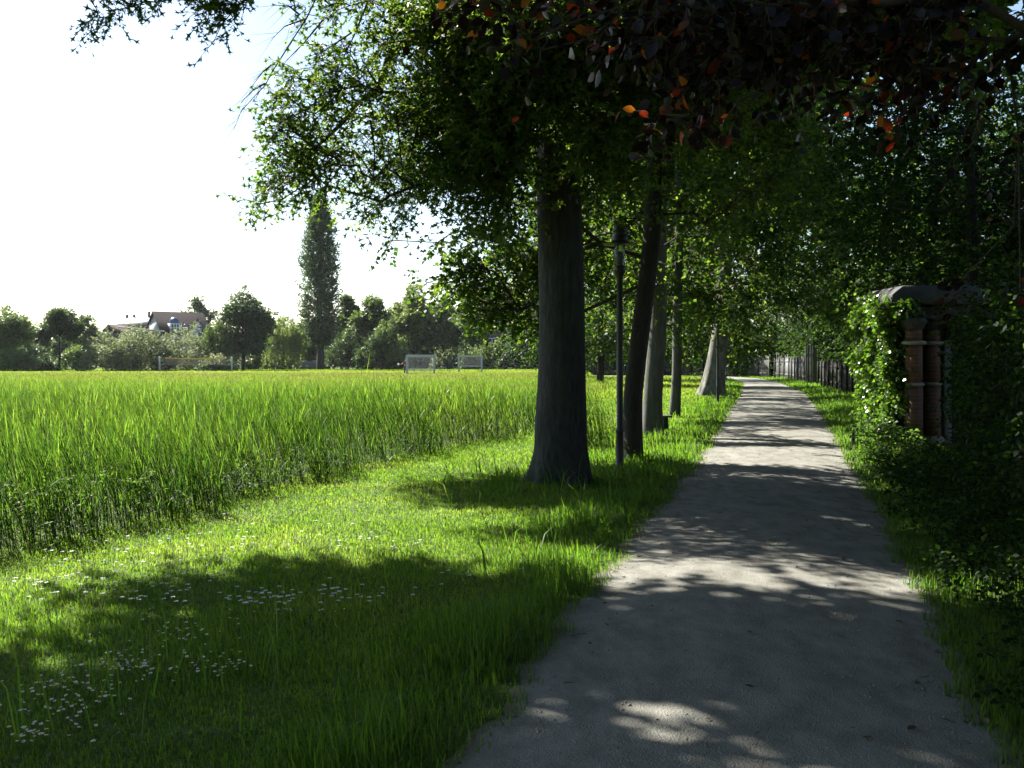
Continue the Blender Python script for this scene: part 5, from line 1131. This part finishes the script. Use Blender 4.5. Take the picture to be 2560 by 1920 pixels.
FS = [
 ('willow_shrub', 'pale willow shrub left and front of the willow thicket', 112, 336, 54, 148, 'willow', 60), ('willow_shrub', 'broad pale willow shrub in the middle of the willow thicket', 140, 330, 62, 152, 'willow', 80),
 ('willow_shrub', 'pale willow shrub behind the volleyball net', 186, 333, 66, 156, 'willow', 80), ('willow_shrub', 'low pale willow shrub at the right volleyball post', 216, 357, 34, 150, 'willow', 34),
 ('low_bush', 'low dark bush at the lower left edge', 14, 352, 40, 146, 'bg1', 40), ('low_bush', 'low dark bush under the round-headed tree', 42, 361, 30, 150, 'bg3', 30), ('low_bush', 'leafy bush just right of the round-headed trunk', 76, 350, 28, 160, 'bg1', 34),
 ('dark_bush', 'dark bush under the tall dark tree', 250, 345, 48, 172, 'bg3', 50), ('dark_bush', 'dark bush left of the poplar foot', 300, 344, 36, 190, 'bg1', 44), ('dark_bush', 'dark bush right of the poplar foot', 348, 334, 46, 180, 'bg3', 60),
 ('dark_bush', 'dark rounded bush under the wide tree', 376, 338, 44, 176, 'bg3', 60), ('dark_bush', 'light bush left of the barred goal', 398, 344, 26, 174, 'bg2', 40), ('dark_bush', 'dark bush behind the barred goal', 424, 344, 46, 186, 'bg3', 56),
 ('low_bush', 'low pale bush between the two goals', 441, 357, 22, 174, 'willow', 26), ('dark_bush', 'dark bush right of the pale low one between the goals', 458, 343, 40, 188, 'bg3', 56), ('dark_bush', 'dark bush behind the netted goal', 486, 345, 46, 182, 'bg1', 56),
 ('dark_bush', 'dark hedge-like bush left of the thick trunk', 524, 343, 50, 178, 'bg3', 60), ('dark_bush', 'dark bush hidden by the thick trunk', 568, 345, 56, 178, 'bg3', 56), ('dark_bush', 'dark bush beside the lamp pole', 612, 345, 56, 168, 'bg3', 56), ('dark_bush', 'dark bush between the slim trunks', 660, 345, 60, 160, 'bg3', 60),
 ('dark_bush', 'dark bush at the base of the left edge tree', 30, 346, 46, 175, 'bg3', 50), ('dark_bush', 'dark bush under the pale weeping willow', 276, 347, 40, 178, 'bg3', 50),
]
for i, (nm, lab, px, top, w, Y, mt, n) in enumerate(FS):
    far_tree(nm, lab, 'bush', px, top, w, Y, mt, 200 + i, 'shrub', .3, n, group='bushes along the far side of the lawn')

# ------------------------------------------------------------------ daisies and bits on the path
def daisies():
    rng = np.random.default_rng(91)
    def mesh(seed, z):
        r = np.random.default_rng(seed); mb = MB(); n = 13; a = np.arange(n) / n * 6.283 + r.uniform(0, 1); L = .0125 * r.uniform(.85, 1.1, n)
        d = np.column_stack([np.cos(a), np.sin(a), r.uniform(.0, .45, n)]); s = np.column_stack([-np.sin(a), np.cos(a), np.zeros(n)]); c = np.array([0, 0, z])
        v = np.stack([c + d * .004, c + d * (L * .6)[:, None] + s * .0036, c + d * L[:, None], c + d * (L * .6)[:, None] - s * .0036], 1)
        mb.add(v.reshape(-1, 3), np.arange(n)[:, None] * 4 + [0, 1, 2, 3]); return mb
    # flower spots: (display x, y, spread x, spread y, number)
    P = []
    for x, y, sx, sy, k in [(130, 1520, 110, 45, 50), (100, 1580, 80, 40, 30), (220, 1480, 130, 50, 50), (290, 1460, 80, 30, 50), (470, 1460, 60, 25, 36), (400, 1390, 90, 30, 34), (560, 1330, 90, 26, 36), (620, 1320, 50, 20, 20), (760, 1310, 100, 28, 30), (330, 1290, 170, 50, 40), (120, 1290, 120, 40, 36), (540, 1190, 200, 50, 40), (60, 1620, 40, 20, 20), (830, 1200, 120, 30, 14), (250, 1230, 140, 40, 20), (980, 1250, 40, 30, 5)]:
        for _ in range(k):
            px, py = (x + rng.normal(0, sx * .6)) * .46293, (y + rng.normal(0, sy * .6)) * .46293
            Y = 1.6 * FOC / (py - HOR); X = (px - CX) / FOC * Y
            if Y > 3.6 and X < pl(Y) - .4 and X > reed_edge(Y) + .1: P.append((X, Y))
    P = np.array(P); P = P[np.argsort(P[:, 1])]
    protos = []
    for k in range(290 if len(P) > 290 else len(P)):
        if k < 5:
            h = (.075, .09, .10, .085, .11)[k]
            b = thing('daisy', (P[k, 0], P[k, 1], 0), 'small white daisy on a thin stem in the lawn', 'daisy', 'daisies in the lawn')
            stem = MB(); tubes(stem, [(P[k, 0], P[k, 1], 0)], [(P[k, 0], P[k, 1], h - .002)], .0012, .001, 4); stem.build('stem', M['verge'], b)
            mb = mesh(k, h); mb.V = [v + [P[k, 0], P[k, 1], 0] for v in mb.V]; mb.build('petals', M['petal'], b)
            mb = MB(); lathe(mb, [(.0045, -.002), (.0045, .001), (.002, .003)], (P[k, 0], P[k, 1], h), 8); mb.build('centre', M['yolk'], b)
            protos.append(b)
        else:
            s = protos[k % 5]; c = s.copy(); COL.objects.link(c); c.location = (P[k, 0], P[k, 1], 0); c.rotation_euler = (rng.normal(0, .15), rng.normal(0, .15), rng.uniform(0, 6)); c.scale = (rng.uniform(.6, .9),) * 3
            for ch in list(s.children):
                d = ch.copy(); COL.objects.link(d); d.parent = c
    if len(P) > 290:
        mb = MB()
        for q in P[290:]:
            m = mesh(int(abs(q[0]) * 1e4), .09)
            for v, f in zip(m.V, m.F[4]): mb.add(v * [1.3, 1.3, 1] + [q[0], q[1], 0], f)
        stuff(mb.build('daisy_flowers', M['petal']), 'more white daisies scattered over the lawn')
daisies()
def litter():
    rng = np.random.default_rng(92); mb = MB()
    p = scatter(3.6, 16, lambda y: pl(y) - .05, lambda y: pr(y) + .05, lambda y: 130 * (5 / max(y, 5)) ** 1.5, rng)
    t = (p[:, 0] - pl(p[:, 1])) / (pr(p[:, 1]) - pl(p[:, 1])); keep = rng.uniform(0, 1, len(p)) < .25 + 1.2 * np.abs(2 * t - 1) ** 3
    p = p[keep]; n = len(p); t = t[keep]; z = .006 + .035 * (1 - (2 * t - 1) ** 2)
    s = rng.uniform(.003, .010, n)[:, None]; c = np.column_stack([p, z])
    o = nrm(rng.normal(0, 1, (n, 6, 3))); base = np.array([[1, 0, 0], [-1, 0, 0], [0, 1, 0], [0, -1, 0], [0, 0, .7], [0, 0, -.7]])
    v = c[:, None] + (base[None] + o * .35) * s[:, None]
    f = np.array([[0, 2, 4], [2, 1, 4], [1, 3, 4], [3, 0, 4], [2, 0, 5], [1, 2, 5], [3, 1, 5], [0, 3, 5]])
    mb.add(v.reshape(-1, 3), None, (f[None] + (np.arange(n) * 6)[:, None, None]).reshape(-1, 3)); stuff(mb.build('gravel', M['boulder']), 'loose grit on the path')
    mb = MB(); n = 240; y = rng.uniform(3.8, 22, n); t = np.where(rng.uniform(0, 1, n) < .6, rng.choice([0.03, .97], n) + rng.normal(0, .05, n), rng.uniform(0, 1, n)); x = pl(y) + (pr(y) - pl(y)) * t
    a = rng.uniform(0, 6.28, n); L = rng.uniform(.01, .07, n); z = .014 + .035 * np.clip(1 - (2 * t - 1) ** 2, 0, 1)
    A = np.column_stack([x, y, z]); tubes(mb, A, A + np.column_stack([np.cos(a) * L, np.sin(a) * L, rng.uniform(0, .008, n)]), .0022, .0014, 4); stuff(mb.build('twig_litter', M['twig']), 'bits of twig dropped on the path')
    mb = MB(); n = 150; y = rng.uniform(3.7, 24, n); t = np.where(rng.uniform(0, 1, n) < .65, rng.choice([0.02, .98], n) + rng.normal(0, .06, n), rng.uniform(0, 1, n)); x = pl(y) + (pr(y) - pl(y)) * t
    P = np.column_stack([x, y, .012 + .035 * np.clip(1 - (2 * t - 1) ** 2, 0, 1)]); a = rng.uniform(0, 6.28, n); d = np.column_stack([np.cos(a), np.sin(a), rng.normal(0, .15, n)]); sd = np.column_stack([-np.sin(a), np.cos(a), rng.normal(0, .25, n)]); u = np.cross(d, sd)
    leaves(mb, P, d, sd, u, rng.uniform(.02, .055, n), .6, 'ovate', rng=rng); stuff(mb.build('fallen_leaves', leaf_mat('dead_leaves', [(.05, .028, .014), (.09, .055, .025), (.06, .06, .02)], [(.08, .05, .02), (.12, .08, .03)], .2, .7, .2)), 'a few dry leaves fallen on the path')
litter()

# ------------------------------------------------------------------ thin summer haze
def haze():
    mb = MB(); box(mb, -1560, 1560, -360, 1860, -1, 46)
    m, nt, out = new_mat('summer_haze'); p = N(nt, 'ShaderNodeVolumePrincipled'); p.inputs['Color'].default_value = (.90, .95, 1, 1); p.inputs['Density'].default_value = .00006; p.inputs['Anisotropy'].default_value = .2
    nt.links.new(p.outputs[0], out.inputs['Volume']); stuff(mb.build('haze', m), 'thin pale haze over the far trees')
haze()
# ------------------------------------------------------------------ light, sky, camera
w = bpy.data.worlds.new('World'); SC.world = w; w.use_nodes = True
nt = w.node_tree; sky = nt.nodes.new('ShaderNodeTexSky'); sky.sky_type = 'NISHITA'; sky.sun_disc = False
sky.sun_elevation = EL; sky.sun_rotation = AZ; sky.air_density = 1.0; sky.dust_density = 0.8; sky.ozone_density = 1.0
bg = nt.nodes['Background']; bg.inputs[1].default_value = .05; nt.links.new(sky.outputs[0], bg.inputs[0])
sun = bpy.data.lights.new('sun', 'SUN'); sun.energy = 5.0; sun.angle = rad(.53); sun.color = (1, .95, .85)
so = bpy.data.objects.new('sun', sun); COL.objects.link(so)
sd = Vector((math.sin(AZ) * math.cos(EL), math.cos(AZ) * math.cos(EL), math.sin(EL)))
so.rotation_euler = sd.to_track_quat('Z', 'Y').to_euler(); so.location = (0, 0, 60)
cam = bpy.data.cameras.new('camera'); co = bpy.data.objects.new('camera', cam); COL.objects.link(co)
co.location = (0, 0, EYE); co.rotation_euler = (rad(90), 0, 0)
cam.sensor_width = 36; cam.lens = 36 * FOC / 1024; cam.shift_y = -24 / 1024; cam.clip_start = .05; cam.clip_end = 3000
SC.camera = co
v = SC.view_settings; v.view_transform = 'Standard'; v.look = 'None'; v.exposure = 2.15; v.gamma = 1; v.use_curve_mapping = False
cy = SC.cycles
cy.max_bounces = 8; cy.diffuse_bounces = 4; cy.transmission_bounces = 6; cy.glossy_bounces = 3; cy.caustics_reflective = False; cy.caustics_refractive = False
